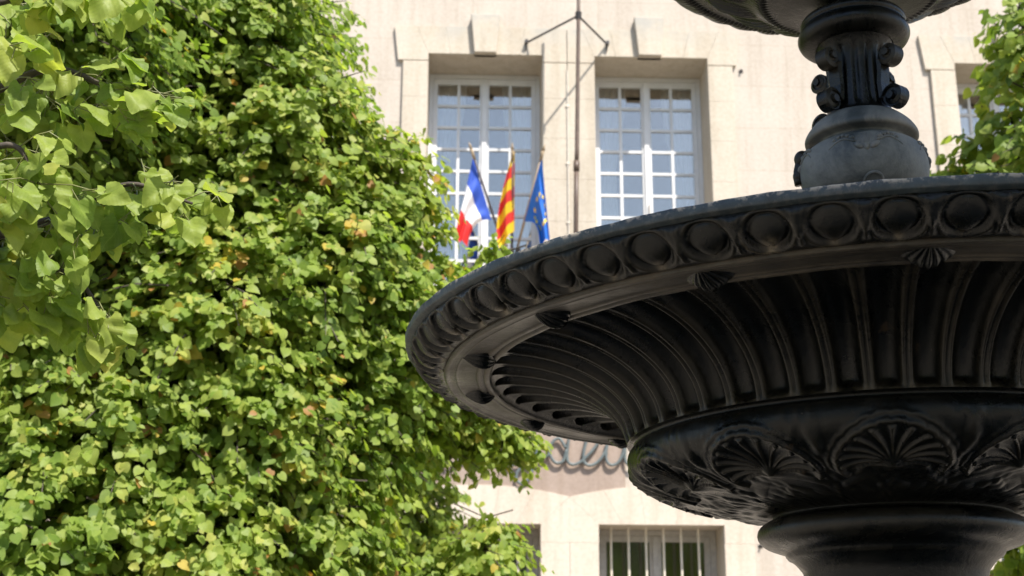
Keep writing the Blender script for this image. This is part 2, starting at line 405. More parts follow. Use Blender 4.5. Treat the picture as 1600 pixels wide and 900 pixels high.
G = 0.0015
def surround_upper(p):
    sl_, sr_ = MB(), MB(); Y = -0.045
    # jambs and centre pier in courses
    zs = [UP_B-0.02, 6.14, 6.62, 7.12, 7.61, 8.10, 8.545]
    for x0, x1 in ((-0.79, -0.505), (0.80, 1.078), (1.086, 1.396), (2.70, 2.985)):
        for i in range(6):
            (sl_ if x0 < 1.08 else sr_).prism([(p+x0, zs[i]+G), (p+x1, zs[i]+G), (p+x1, zs[i+1]), (p+x0, zs[i+1])], Y, 0, back=False, bev=0.0015)
    # lintel blocks with slanting joints, shoulders at both ends
    zb, zt, sh = UP_Z, 8.985, 8.555
    def block(pts): (sl_ if pts[0][0] < 1.08 else sr_).prism([(p+x, z) for x, z in pts], Y, 0, back=False, bev=0.0015)
    block([(-0.85, sh), (-0.505, sh), (-0.505, zb), (-0.64, zt), (-0.90, zt)])
    block([(-0.505+G, zb), (-0.25, zb), (-0.315, zt), (-0.64+G, zt)])
    block([(-0.25+G, zb), (0.02, zb), (-0.012, zt), (-0.315+G, zt)])
    block([(0.02+G, zb), (0.27-G, zb), (0.305-G, zt), (-0.012+G, zt)])
    block([(1.90+G, zb), (2.16-G, zb), (2.20-G, zt), (1.87+G, zt)])
    block([(0.27, zb), (0.53, zb), (0.60, zt), (0.305, zt)])
    block([(0.53+G, zb), (0.80, zb), (0.96, zt), (0.60+G, zt)])
    block([(0.80, sh), (1.078, sh), (1.078, zt), (0.96+G, zt), (0.80, zb+G)])
    block([(1.086, sh), (1.396, sh), (1.396, zb+G), (1.25, zt), (1.086, zt)])
    block([(1.396+G, zb), (1.64, zb), (1.575, zt), (1.25+G, zt)])
    block([(1.64+G, zb), (1.90, zb), (1.87, zt), (1.575+G, zt)])
    block([(2.16, zb), (2.42, zb), (2.50, zt), (2.20, zt)])
    block([(2.42+G, zb), (2.70-G, zb), (2.84, zt), (2.50+G, zt)])
    block([(2.70, sh), (3.03, sh), (3.07, zt), (2.84+G, zt), (2.70, zb)])
    ol = sl_.build('window_surround', M_stone, hall); orr = sr_.build('window_surround', M_stone, hall)
    for k0, k1, t0, t1 in ((0.02, 0.27, -0.014, 0.307), (1.90, 2.16, 1.868, 2.203)):
        o = ol if k0 < 1 else orr
        k = MB(); k.prism([(p+k0, zb-0.012), (p+k1, zb-0.012), (p+t1+0.01, 9.11), (p+t0-0.01, 9.11)], -0.125, 0, back=False, bev=0.006)
        k.add([(p+k0, -0.045, zb-0.012), (p+k1, -0.045, zb-0.012), (p+k1, -0.0, zb-0.012), (p+k0, -0.0, zb-0.012)], [(0, 3, 2, 1)])
        k.build('keystone', M_stone, o)
    for x0, x1, o in ((-0.79, 1.078, ol), (1.086, 2.985, orr)):
        sill = MB(); sill.box(p+x0, p+x1, -0.12, 0.52, UP_B-0.14, UP_B-0.024); sill.build('sill', M_stone, o)

def surround_lower(p):
    s = MB(); Y = -0.035; d = -0.032
    zs = [0.5, 1.0, 1.55, 2.09, 2.60, 3.12]
    for x0, x1 in ((-0.84, -0.505+d), (0.80+d, 1.0645), (1.0675, 1.396+d), (2.70+d, 2.975)):
        for i in range(5):
            s.prism([(p+x0, zs[i]+G), (p+x1, zs[i]+G), (p+x1, zs[i+1]), (p+x0, zs[i+1])], Y, 0, back=False, bev=0.0015)
    for cx, xl, xr in ((0.117, -0.84, 1.0658), (2.022, 1.0662, 2.975)):
        def arc(x):                                   # segmental extrados
            return 3.592 + 0.118*(1-((x-cx)/0.955)**2)
        l, r = cx-0.655, cx+0.65
        bot = [l, l+0.25, l+0.49, l+0.81, l+1.05, r]; top = [xl, cx-0.60, cx-0.225, cx+0.225, cx+0.60, xr]
        s.prism([(p+xl, 3.12+G), (p+l, 3.12+G), (p+l, LO_Z), (p+xl, 3.59)], Y, 0, back=False, bev=0.0015)
        s.prism([(p+r, 3.12+G), (p+xr, 3.12+G), (p+xr, 3.59), (p+r, LO_Z)], Y, 0, back=False, bev=0.0015)
        for i in range(5):
            xs = np.linspace(top[i+1]-(G if i < 4 else 0), top[i]+G*0.3, 7)
            pts = [(p+bot[i]+G*0.5, LO_Z), (p+bot[i+1]-G*0.5, LO_Z)] + [(p+x, arc(x)) for x in xs]
            s.prism(pts, Y, 0, back=False)
    o = s.build('arched_surround', M_stone2, hall)
    sill = MB()
    for a, b in ((-0.505, 0.80), (1.396, 2.70)): sill.box(p+a+d-0.12, p+b+d+0.12, -0.12, 0.3, LO_B-0.15, LO_B-0.006)
    sill.build('sill', M_stone2, o)

def curtain_mesh(x0, x1, y, z0, z1, name, par, pinch=0.0, side=1):
    nx, nz = 40, 14
    V = np.zeros((nz, nx, 3))
    for j in range(nz):
        f = j/(nz-1)
        wdt = (x1-x0)*(1-pinch*math.sin(math.pi*min(1, f*1.15))**2)
        for i in range(nx):
            s_ = i/(nx-1)
            x = x0 + s_*wdt if side > 0 else x1 - s_*wdt
            V[j, i] = (x, y + 0.02*math.sin(s_*38+1.3*math.sin(f*2)) + 0.008*math.sin(s_*91), z1-(z1-z0)*f)
    return grid_mesh(name, V, M_curtain, par, wrap=False)

def upper_window(x0, x1):
    w = MB(); y0, y1 = 0.50, 0.56
    zt, zb = UP_Z-0.004, UP_B+0.004
    cx = (x0+x1)/2
    a, b = x0+0.003, x1-0.003
    w.box(a, a+0.045, y0-0.012, y1, zb, zt); w.box(b-0.045, b, y0-0.012, y1, zb, zt); w.box(a+0.046, b-0.046, y0-0.012, y1, zt-0.05, zt); w.box(a+0.046, b-0.046, y0-0.012, y1, zb, zb+0.06)
    pan = MB()
    rows = 9
    for l, r in ((a+0.048, cx-0.003), (cx+0.003, b-0.048)):
        lz, tz = zb+0.063, zt-0.053
        st = 0.052
        inner = cx-0.003 == r
        w.box(l, l+st, y0, y1-0.004, lz, tz); w.box(r-st, r, y0, y1-0.004, lz, tz)
        w.box(l+st+.0005, r-st-.0005, y0, y1-0.004, tz-0.07, tz); w.box(l+st+.0005, r-st-.0005, y0, y1-0.004, lz, lz+0.24)
        gx0, gx1, gz0, gz1 = l+st, r-st, lz+0.24, tz-0.07
        m_ = (gx0+gx1)/2
        w.box(m_-0.016, m_+0.016, y0+0.010, y1-0.012, gz0, gz1)
        for k in range(1, rows):
            z = gz0 + (gz1-gz0)*k/rows
            w.box(gx0+.0005, m_-0.0165, y0+0.010, y1-0.012, z-0.016, z+0.016); w.box(m_+0.0165, gx1-.0005, y0+0.010, y1-0.012, z-0.016, z+0.016)
        pan.box(gx0-0.01, gx1+0.01, y0+0.026, y0+0.030, gz0-0.01, gz1+0.01)
    w.box(cx-0.028, cx+0.028, y0-0.022, y0-0.0005, zb+0.07, zt-0.06)
    o = w.build('window', M_white, hall)
    pan.build('pane', M_glass, o)
    c = curtain_mesh(a+0.05, a+0.44, 0.68, UP_B, UP_Z-0.05, 'curtain', o, 0.35, 1)
    curtain_mesh(b-0.44, b-0.05, 0.68, UP_B, UP_Z-0.05, 'curtain', o, 0.25, -1)
    h = MB(); h.box(cx+0.0, cx+0.02, y0-0.045, y0-0.023, 6.9, 7.02); h.build('handle', M_oldpaint, o)
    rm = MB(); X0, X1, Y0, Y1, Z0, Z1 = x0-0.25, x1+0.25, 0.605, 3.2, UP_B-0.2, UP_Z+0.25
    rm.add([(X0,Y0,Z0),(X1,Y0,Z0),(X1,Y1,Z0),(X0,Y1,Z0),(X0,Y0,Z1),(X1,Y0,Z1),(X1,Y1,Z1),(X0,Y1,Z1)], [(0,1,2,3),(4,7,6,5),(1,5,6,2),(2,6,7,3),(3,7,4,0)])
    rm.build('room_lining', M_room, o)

def lower_window(x0, x1):
    w = MB(); y0, y1 = 0.46, 0.52
    zt, zb = LO_Z-0.004, LO_B+0.004; cx = (x0+x1)/2; a, b = x0+0.003, x1-0.003
    w.box(a, a+0.06, y0-0.012, y1, zb, zt); w.box(b-0.06, b, y0-0.012, y1, zb, zt); w.box(a+0.061, b-0.061, y0-0.012, y1, zt-0.055, zt); w.box(a+0.061, b-0.061, y0-0.012, y1, zb, zb+0.06)
    pan = MB()
    for l, r in ((a+0.063, cx-0.003), (cx+0.003, b-0.063)):
        st = 0.06; lz, tz = zb+0.063, zt-0.058
        w.box(l, l+st, y0, y1-0.004, lz, tz); w.box(r-st, r, y0, y1-0.004, lz, tz)
        w.box(l+st+.0005, r-st-.0005, y0, y1-0.004, tz-0.06, tz); w.box(l+st+.0005, r-st-.0005, y0, y1-0.004, lz, lz+0.1)
        pan.box(l+st-0.01, r-st+0.01, y0+0.026, y0+0.030, lz+0.09, tz-0.05)
        w.box(l+st+.0005, r-st-.0005, y0+0.012, y1-0.012, 2.2, 2.235)
    w.box(cx-0.03, cx+0.03, y0-0.02, y0-0.0005, zb+0.07, zt-0.06)
    o = w.build('barred_window', M_oldpaint, hall)
    pan.build('pane', M_glass2, o)
    gr = MB(); n = 6
    for k in range(n):
        x = x0 + 0.155 + 0.185*k + (0.0)
        gr.tube([(x, 0.24, LO_B), (x, 0.24, LO_Z)], 0.0125, 8)
    for z in (1.9, 2.6): gr.box(x0, x1, 0.232, 0.248, z-0.018, z+0.018)
    gr.build('grille', M_grille, o)
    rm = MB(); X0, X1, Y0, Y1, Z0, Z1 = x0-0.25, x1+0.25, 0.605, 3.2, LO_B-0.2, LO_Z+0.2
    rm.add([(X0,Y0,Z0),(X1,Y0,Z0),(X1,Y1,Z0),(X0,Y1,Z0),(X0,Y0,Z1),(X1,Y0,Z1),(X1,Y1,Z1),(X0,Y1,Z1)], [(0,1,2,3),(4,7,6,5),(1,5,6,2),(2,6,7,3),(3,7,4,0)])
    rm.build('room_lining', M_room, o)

for p in pairs:
    surround_upper(p); surround_lower(p)
for x0, x1, z0, z1 in openings:
    (upper_window if z1 > 5 else lower_window)(x0, x1)
pn = MB(); pn.prism([(-0.95, 3.45), (1.655, 3.45), (1.655, 4.62), (-0.95, 4.62)], -0.012, 0, back=False)
pn.build('sign_panel', M_panel, hall)

# script lettering standing off the wall
strokes = [
 [(-.12,4.42),(-.22,4.5),(-.34,4.44),(-.33,4.3),(-.2,4.24),(-.34,4.18),(-.42,4.02),(-.32,3.92),(-.16,3.92),(.0,4.0),(.2,4.06),(.40,4.08)],
 [(-.25,4.58),(-.14,4.68)],
 [(.70,4.1),(.6,4.2),(.46,4.15),(.40,4.02),(.47,3.92),(.6,3.95),(.69,4.08)],
 [(.74,4.18),(.715,4.0),(.675,3.85),(.60,3.725),(.52,3.75),(.53,3.85),(.65,3.935),(.78,3.985),(.87,4.04)],
 [(1.03,4.1),(.96,4.2),(.88,4.14),(.865,4.03),(.92,3.945),(1.0,3.96),(1.04,4.08)],
 [(1.065,4.21),(1.045,4.06),(1.05,3.96),(1.10,3.925),(1.17,3.945),(1.24,4.0),(1.37,4.16),(1.44,4.4),(1.40,4.58),(1.33,4.5),(1.255,4.2),(1.215,4.03),(1.23,3.94),(1.30,3.92),(1.38,3.97),(1.44,4.06),(1.475,4.18),(1.45,4.03),(1.47,3.945),(1.53,3.925),(1.60,3.98),(1.66,4.15),(1.72,4.48),(1.67,4.2),(1.65,4.0),(1.69,3.925),(1.76,3.93),(1.83,4.0),(1.93,4.1),(1.9,4.19),(1.83,4.13),(1.82,4.0),(1.88,3.92),(2.02,3.98)],
 [(1.50,4.29),(1.505,4.295)], [(1.54,4.32),(1.86,4.35)], [(1.88,4.28),(1.97,4.38)],
]
sg = MB()
for st in strokes:
    pts = catmull(st, 7) if len(st) > 2 else [np.array(q, float) for q in st]
    sg.tube([(q[0], -0.052, q[1]) for q in pts], 0.0165 if len(st) > 2 or abs(st[0][0]-st[1][0]) > 0.02 else 0.022, 8)
for u, z in ((-.34,4.1),(.47,3.93),(.72,4.05),(.87,4.1),(1.05,4.0),(1.25,4.15),(1.47,4.05),(1.66,4.05),(1.84,4.1)):
    sg.tube([(u, -0.05, z), (u, -0.0125, z)], 0.006, 6)
so_ = sg.build('motto_lettering', M_sign, None, smooth=True); so_.location = FLOC; so_.rotation_euler = (0, 0, PHI)
tag(so_, 'grey green metal script lettering reading Égalité on the wall below the flags', 'lettering')

# ------------------------------------------------------------------ flagpole, cable, flags (facade coordinates)
def on_wall(u, y, z):
    return Matrix.Translation(FLOC) @ Matrix.Rotation(PHI, 4, 'Z') @ Vector((u, y, z))
def wall_empty(name, u, y, z): return empty(name, on_wall(u, y, z), PHI)

fp = wall_empty('flagpole', 1.135, -0.10, 5.25)
tag(fp, 'thin brown flagpole rising between the two upper windows, held by stays', 'flagpole')
def rel(o, pts): return [(x-1.135, y+0.10, z-5.25) for x, y, z in pts]
q = MB(); q.tube(rel(fp, [(1.090,-0.72,5.25),(1.112,-0.72,6.6),(1.120,-0.72,7.0)]), 0.026, 10); q.tube(rel(fp, [(1.120,-0.72,7.0),(1.128,-0.715,7.2),(1.162,-0.70,8.80),(1.180,-0.70,9.86)]), [0.026,0.024,0.021,0.017], 10)
q.tube(rel(fp, [(1.119,-0.72,6.95),(1.122,-0.72,7.06)]), 0.034, 10)
q.build('pole', M_brown, fp, smooth=True)
q = MB(); q.tube(rel(fp, [(1.16,-0.69,8.76),(1.163,-0.71,8.84)]), 0.036, 10); q.build('collar', M_iron, fp); q = MB(); q.tube(rel(fp, [(1.095,-0.05,5.45),(1.095,-0.75,5.45)]), 0.02, 8); q.tube(rel(fp, [(1.095,-0.05,5.30),(1.095,-0.05,5.60)]), 0.03, 8); q.build('foot_bracket', M_iron, fp)
for ux in (0.614, 1.546):
    q = MB(); q.tube(rel(fp, [(ux,-0.05,8.79),(1.16,-0.70,8.80)]), 0.012, 8); q.tube(rel(fp, [(ux,-0.0465,8.79),(ux,-0.11,8.79)]), 0.022, 8); q.tube(rel(fp,[(ux,-0.06,8.79),(ux-0.01,-0.06,8.69)]),0.008,6); q.build('stay', M_iron, fp)
cb = MB(); cb.tube([(0,0,0),(0,0,2.95)], 0.007, 8)
for z in (0.4,1.1,1.8,2.5): cb.box(-0.02,0.02,-0.004,0.012,z,z+0.02)
cbo = cb.build('wall_cable', M_cable); cbo.location = on_wall(1.082, -0.057, 5.5); cbo.rotation_euler = (0,0,PHI)
tag(cbo, 'thin pale cable running up the stone pier beside the brown flagpole', 'cable')
hk = MB(); hk.tube([(0,0,0),(0,-0.03,0.005)], 0.009, 6); hk.ball((0,-0.03,0.006), 0.014, 8, 6); hk.box(-0.025,0.025,-0.006,-0.0005,-0.016,0.016)
hko = hk.build('wall_hook', M_iron); hko.location = on_wall(3.09, 0, 8.50); hko.rotation_euler = (0,0,PHI)
tag(hko, 'small dark iron hook on the wall right of the upper window pair', 'hook')
hko2 = hko.copy(); C.objects.link(hko2); hko2.location = on_wall(3.045, 0, 3.10)
tag(hko2, 'small dark iron hook beside the ground floor window next to the fountain stem', 'hook')

def flag_cloth(u_fn, nS=26, nT=40): return np.array([[u_fn(i/(nS-1), j/(nT-1)) for j in range(nT)] for i in range(nS)])
def bez(P, t):
    P = [np.array(p, float) for p in P]
    while len(P) > 1: P = [a*(1-t)+b*t for a, b in zip(P[:-1], P[1:])]
    return P[0]

def flag_mat(name, kind):
    m, t, b = mat_new(name)
    uv = nd(t, 'ShaderNodeUVMap'); uv.uv_map = 'UVMap'
    sx = nd(t, 'ShaderNodeSeparateXYZ'); t.links.new(uv.outputs[0], sx.inputs[0])
    if kind == 'tri':
        r = ramp(t, sx.outputs[0], [(0, (0.035, 0.10, 0.52)), (0.335, (0.85, 0.85, 0.86)), (0.667, (0.72, 0.03, 0.03))]); r.color_ramp.interpolation = 'CONSTANT'
    elif kind == 'bars':
        st = [(k/7, (0.92, 0.62, 0.02) if k % 2 == 0 else (0.78, 0.04, 0.03)) for k in range(7)]
        r = ramp(t, sx.outputs[1], st); r.color_ramp.interpolation = 'CONSTANT'
    else:
        r = ramp(t, sx.outputs[1], [(0, (0.02, 0.17, 0.66)), (1, (0.02, 0.17, 0.66))])
    n = noise(t, 8, 3, 0.5, uv.outputs[0])
    v = ramp(t, n.outputs[0], [(0.3, (0.9, 0.9, 0.9)), (0.7, (1, 1, 1))])
    col = mixc(t, 1.0, r.outputs[0], v.outputs[0], 'MULTIPLY')
    t.links.new(col, b.inputs['Base Color']); b.inputs['Roughness'].default_value = 0.7
    tl = nd(t, 'ShaderNodeBsdfTranslucent'); t.links.new(col, tl.inputs[0])
    mx = nd(t, 'ShaderNodeMixShader'); mx.inputs[0].default_value = 0.3
    t.links.new(b.outputs[0], mx.inputs[1]); t.links.new(tl.outputs[0], mx.inputs[2]); t.links.new(mx.outputs[0], t.nodes['Material Output'].inputs[0])
    return m
M_tri = flag_mat('tricolour_cloth', 'tri'); M_bars = flag_mat('red_gold_cloth', 'bars'); M_eu = flag_mat('blue_cloth', 'blue')
M_star = plain('star_yellow', (0.9, 0.68, 0.03), 0.7, namt=0.05)

def cloth_obj(V, mat, par, base):
    V = V - np.array(base)
    o = grid_mesh('cloth', V, mat, par, wrap=False)
    nS, nT = V.shape[:2]
    uvl = o.data.uv_layers.new(name='UVMap')
    li = np.zeros(len(o.data.loops), dtype=np.int32); o.data.loops.foreach_get('vertex_index', li)
    uvs = np.stack([(li % nT)/(nT-1), 1-(li//nT)/(nS-1)], -1).astype(np.float32)
    uvl.data.foreach_set('uv', uvs.ravel())
    return o

def make_flag(name, label, base, tip, V, mat, pole_mat, top_mat):
    r = wall_empty(name, *base); tag(r, label, 'flag', 'flags in the holder under the left upper window')
    b = np.array(base); t = np.array(tip)-b
    p = MB(); p.tube([(0,0,0), tuple(t*0.9)], 0.013, 8); p.build('pole', pole_mat, r, smooth=True)
    p = MB(); p.tube([tuple(t*0.9), tuple(t)], 0.016, 8); L = np.linalg.norm(t); p.tube([tuple(t), tuple(t*(1+0.03/L)), tuple(t*(1+0.075/L))], [0.018, 0.012, 0.002], 8); p.build('finial', top_mat, r, smooth=True)
    return r, cloth_obj(V, mat, r, base)

# French flag: hoist along the leaning pole, fly hanging down and left
b1, t1 = (0.386, -0.15, 6.21), (-0.004, -0.75, 7.175)
def fr(s, t):
    h = np.array([0.018, -0.66, 7.11])*(1-s) + np.array([0.225, -0.40, 6.50])*s
    top = bez([h, (-0.03, -0.67, 6.85), (-0.12, -0.66, 6.5), (-0.165, -0.66, 6.21)], t)
    bot = bez([h, (0.13, -0.50, 6.46), (0.00, -0.56, 6.42), (-0.03, -0.62, 6.13)], t)
    P = top*(1-s**1.3)+bot*s**1.3
    P[1] += (0.055*math.sin(s*11+t*3) + 0.02*math.sin(s*23+2))*min(1, t*2.2)
    return P
make_flag('national_flag', 'blue white red flag on a leaning pole, leftmost under the window', b1, t1, flag_cloth(fr), M_tri, M_darkpole, M_wood)
b2, t2 = (0.456, -0.15, 6.21), (0.434, -0.78, 7.16)
def cat(s, t):
    h = np.array([0.440, -0.76, 7.15])*(1-s) + np.array([0.456, -0.36, 6.42])*s
    h[0] += 0.02
    e = bez([(0.425, -0.7, 7.10), (0.35, -0.66, 6.85), (0.27, -0.62, 6.62), (0.25, -0.60, 6.36), (0.31, -0.58, 6.28)], s)
    P = h*(1-t)+e*t
    P[2] -= 0.16*t*t*s + 0.05*math.sin(math.pi*t)*s
    P[1] += (0.07*math.sin(t*8+s*1.5))*min(1, s*2)
    return P
make_flag('striped_flag', 'red and yellow striped flag on an upright pole between two other flags', b2, t2, flag_cloth(cat, 40, 26), M_bars, M_darkpole, M_wood)
b3, t3 = (0.498, -0.15, 6.21), (0.765, -0.75, 7.165)
def eu(s, t):
    h = np.array([0.750, -0.72, 7.10])*(1-s) + np.array([0.581, -0.36, 6.50])*s
    e = bez([(0.755, -0.71, 7.09), (0.79, -0.70, 6.75), (0.815, -0.68, 6.45), (0.835, -0.66, 6.17)], s) if False else None
    top = bez([h, (0.785, -0.70, 6.78), (0.81, -0.68, 6.5), (0.842, -0.66, 6.20)], t)
    bot = bez([h, (0.66, -0.50, 6.44), (0.715, -0.56, 6.44), (0.73, -0.62, 6.16)], t)
    P = top*(1-s)+bot*s
    P[1] += (0.075*math.sin(s*9+1.0) + 0.02*math.sin(s*21))*min(1, t*2.5)
    return P
VE = flag_cloth(eu)
r3, c3 = make_flag('blue_flag', 'plain blue flag with yellow stars, rightmost of the three flags', b3, t3, VE, M_eu, M_wood, M_wood)
for k in range(12):
    st = MB()
    a = 2*math.pi*k/12; s0, t0 = 0.5+0.32*math.cos(a), 0.52+0.26*math.sin(a)
    P = eu(s0, t0); dS = (eu(s0+.02, t0)-P); dT = (eu(s0, t0+.02)-P)
    dS = dS/np.linalg.norm(dS); dT = dT/np.linalg.norm(dT); n = np.cross(dS, dT); n /= np.linalg.norm(n)
    for sg_ in (1, -1):
        pts = [tuple(P + n*0.004*sg_ + (dS*math.cos(2*math.pi*j/10) + dT*math.sin(2*math.pi*j/10))*(0.036 if j % 2 == 0 else 0.016) - np.array(b3)) for j in range(10)]
        st.add(pts + [tuple(P + n*0.006*sg_ - np.array(b3))], [(10, j, (j+1) % 10) for j in range(10)])
    st.build('star', M_star, r3)
fh = MB(); fh.box(-0.16, 0.16, -0.08, 0.02, -0.06, 0.02)
for x, dx in ((-0.06, -0.05), (0.01, 0.0), (0.055, 0.05)): fh.tube([(x-dx*0.3, 0.0, -0.05), (x+dx*0.6, -0.06, 0.10)], 0.022, 8)
fh.box(-0.2, 0.2, 0.0, 0.03, -0.42, -0.06)
fho = fh.build('flag_holder', M_iron); fho.location = on_wall(0.445, -0.15, 6.15); fho.rotation_euler = (0,0,PHI)
tag(fho, 'dark iron holder carrying the three flags below the left upper window', 'flag holder')

# ------------------------------------------------------------------ fountain
AX, AY = 0.7771*1.1, 2.7693*1.1
BASE = math.atan2(-AY, -AX)             # azimuth 0 faces the camera's side
fo = empty('fountain', (AX, AY, 0), BASE)
tag(fo, 'black cast iron tiered fountain with wide fluted basin and egg moulded rim', 'fountain')

def resample(prof, n):
    P = np.array(prof, float); d = np.r_[0, np.cumsum(np.hypot(*np.diff(P, axis=0).T))]
    s = np.linspace(0, d[-1], n)
    return np.stack([np.interp(s, d, P[:, 0]), np.interp(s, d, P[:, 1])], -1), s

def smooth_prof(prof, n, it=6):
    P = np.array(catmull(prof, 12)); Q, s = resample(P, n)
    return Q, s

def lathe(name, Q, nth, mat, parent=fo, disp=None, smooth=True, wear=None):
    th = np.arange(nth)*2*math.pi/nth
    T = np.gradient(Q, axis=0); T /= np.maximum(np.hypot(T[:, 0], T[:, 1])[:, None], 1e-9)
    N = np.stack([-T[:, 1], T[:, 0]], -1)      # outward for a profile running downward
    d = np.zeros((len(Q), nth)) if disp is None else disp(th)
    r = Q[:, 0][:, None] + N[:, 0][:, None]*d; z = Q[:, 1][:, None] + N[:, 1][:, None]*d
    V = np.stack([r*np.cos(th), r*np.sin(th), z], -1)
    o = grid_mesh(name, V, mat, parent, True, smooth)
    if wear is not None:
        at_ = o.data.attributes.new('wear', 'FLOAT', 'POINT'); at_.data.foreach_set('value', np.clip(wear(th), 0, 1).astype(np.float32).ravel())
    return o

def sstep(x, a, b):
    t = np.clip((x-a)/(b-a), 0, 1); return t*t*(3-2*t)

# profiles run from the top/outside to the bottom/inside
lipQ = np.array([(1.02,2.355),(1.045,2.378),(1.075,2.384),(1.097,2.384),(1.1,2.3825),(1.1005,2.375),(1.1,2.3665),(1.098,2.3645),(1.086,2.3615)])
def sharp(P, eps=0.0012):
    P = np.array(P, float); o = [P[0]]
    for i in range(1, len(P)-1):
        a = P[i-1]-P[i]; b = P[i+1]-P[i]
        la, lb = np.linalg.norm(a), np.linalg.norm(b); e = min(eps, la*0.4, lb*0.4)
        o += [P[i]+a/la*e, P[i]+b/lb*e]
    o.append(P[-1]); return np.array(o)
def lipd(th):
    w = 0.0012*np.sin(th*37+1)+0.001*np.sin(th*83)
    d = np.zeros((len(lipQ2), len(th)))
    return d + w[None, :]*0.5
lipQ2 = sharp(lipQ)
lathe('rim_lip', lipQ2, 512, M_lip, disp=lipd)

NE = 64; EPH = R(-3.05)
eggQ, eggS = smooth_prof([(1.086,2.3615),(1.086,2.354),(1.078,2.343),(1.062,2.326),(1.040,2.313),(1.020,2.309),(1.010,2.309)], 84)
def eggd(th):
    v = (eggS/eggS[-1])[:, None]
    a = ((th-EPH)*NE/(2*math.pi)); c = a-np.round(a); c = c[None, :]
    pitch = 2*math.pi*1.06/NE; L = eggS[-1]
    x = c*pitch; y = (v-0.47)*L
    ty = y/L
    wx = 0.0365*(1-1.35*np.clip(ty+0.10, 0, 0.6)**1.2)        # egg narrows to its lower tip
    rr = np.sqrt((x/wx)**2 + (y/0.0415)**2)
    egg = np.sqrt(np.clip(1-rr**2, 0, 1))*0.0125
    ox = 0.0415; oy = 0.0465
    ro = np.sqrt((x/ox)**2 + (y/oy)**2)
    sock = -0.0115*(1-sstep(ro, 0.82, 1.0))
    ridge = 0.0022*np.exp(-((ro-1.07)/0.06)**2)
    # dart between the eggs
    xd = (np.abs(c)-0.5)*pitch
    dart = 0.006*np.exp(-(xd/(0.004+0.008*np.clip(0.5-v, 0, 1)))**2)*sstep(v, 0.04, 0.15)*(1-sstep(v, 0.72, 0.9))
    dart2 = 0.004*np.exp(-((np.abs(xd)-0.012*np.clip(0.62-v, 0, 1)*1.6)/0.003)**2)*sstep(v, 0.04, 0.12)*(1-sstep(v, 0.5, 0.62))
    d = sock + np.where(rr < 1, egg, 0) + ridge + dart + dart2
    edge = sstep(v, 0.0, 0.06)*(1-sstep(v, 0.92, 1.0))
    # every casting differs a little
    k = np.sin(np.round(a)*12.9898)*43758.5; k = (k-np.floor(k))[None, :]
    return d*edge*(0.85+0.3*k)
def eggw(th):
    v = (eggS/eggS[-1])[:, None]; a = ((th-EPH)*NE/(2*math.pi)); c = (a-np.round(a))[None, :]
    pitch = 2*math.pi*1.06/NE; L = eggS[-1]; x = c*pitch; y = (v-0.47)*L
    k = np.sin(np.round(a)*78.233)*43758.5; k = (k-np.floor(k))[None, :]; k2 = np.sin(np.round(a)*39.1)*1375.3; k2 = (k2-np.floor(k2)-0.5)[None, :]
    tip = np.exp(-((x-0.010*k2*(1-v))/(0.008+0.006*k))**2)*sstep(v, 0.62-0.35*k, 0.88-0.1*k)*(1-sstep(v, 0.90, 0.97))
    ro = np.sqrt((x/0.0415)**2 + (y/0.0465)**2)
    ring = 0.35*np.exp(-((ro-1.07)/0.05)**2)
    foot = 0.6*sstep(v, 0.965, 0.99)
    return tip*(0.5+0.8*k) + ring*(0.3+1.2*k) + foot*0.8
lathe('egg_moulding', eggQ, NE*30, M_fe, disp=eggd, wear=eggw)

# flat band with small mouldings
bandQ = sharp([(1.010,2.309),(1.010,2.3015),(1.003,2.3005),(0.998,2.304),(0.985,2.3045),(0.983,2.303),(0.978,2.305),(0.938,2.306),(0.935,2.3025),(0.926,2.3022),(0.924,2.305),(0.920,2.3055),(0.918,2.301),(0.908,2.3005),(0.905,2.306)], 0.0010)
def bandd(th):
    return np.zeros((len(bandQ), len(th))) + 0.0006*np.sin(th*29)[None, :]
lathe('rim_band', bandQ, 512, M_fe3, disp=bandd)

# fluted bowl: quarter hollow, flutes with round outer ends between raised fillets
NF = 52; FPH = R(-2.0)
bw = [(0.905,2.304),(0.903,2.313),(0.895,2.323)] + [(0.881-0.293*math.sin(t), 2.158+0.170*math.cos(t)) for t in np.linspace(0.03, math.pi/2, 22)]
bowlQ, bowlS = smooth_prof(bw, 110)
def bowld(th):
    v = (bowlS/bowlS[-1])[:, None]; rad = bowlQ[:, 0][:, None]
    a = (th-FPH)*NF/(2*math.pi); c = (a-np.floor(a)-0.5)[None, :]      # flute centred on 0, fillet at +-0.5
    pitch = 2*math.pi*rad/NF; x = c*pitch
    half = pitch*0.355
    y0 = 0.016
    s = bowlS[:, None]
    hw = np.where(s < y0+half, np.sqrt(np.clip(half**2-(np.clip(y0+half-s, 0, None))**2, 1e-9, None)), half)
    ins = np.clip(1-(x/np.maximum(hw, 1e-5))**2, 0, 1)*(s > y0*0.9)
    depth = 0.031*np.minimum(1, pitch/0.085)
    flute = -depth*ins**0.5
    # doubled fillet: a fine groove along the crest
    xf = (0.5-np.abs(c))*pitch
    groove = -0.004*np.exp(-(xf/0.0022)**2)*sstep(s, 0.03, 0.06)
    bead = 0.0035*np.exp(-((xf-0.006)/0.0035)**2)*sstep(s, 0.03, 0.06)
    fade = 1-sstep(v, 0.95, 1.0)
    return (flute + groove + bead)*fade
def boww(th):
    a = (th-FPH)*NF/(2*math.pi); c = (a-np.floor(a)-0.5)[None, :]
    xf = (0.5-np.abs(c))*2*math.pi*bowlQ[:, 0][:, None]/NF
    return 0.12*np.exp(-((xf-0.007)/0.006)**4) + 0.3*sstep(bowlS, bowlS[-1]-0.02, bowlS[-1])[:, None]
lathe('fluted_bowl', bowlQ, NF*26, M_fe, disp=bowld, wear=boww)

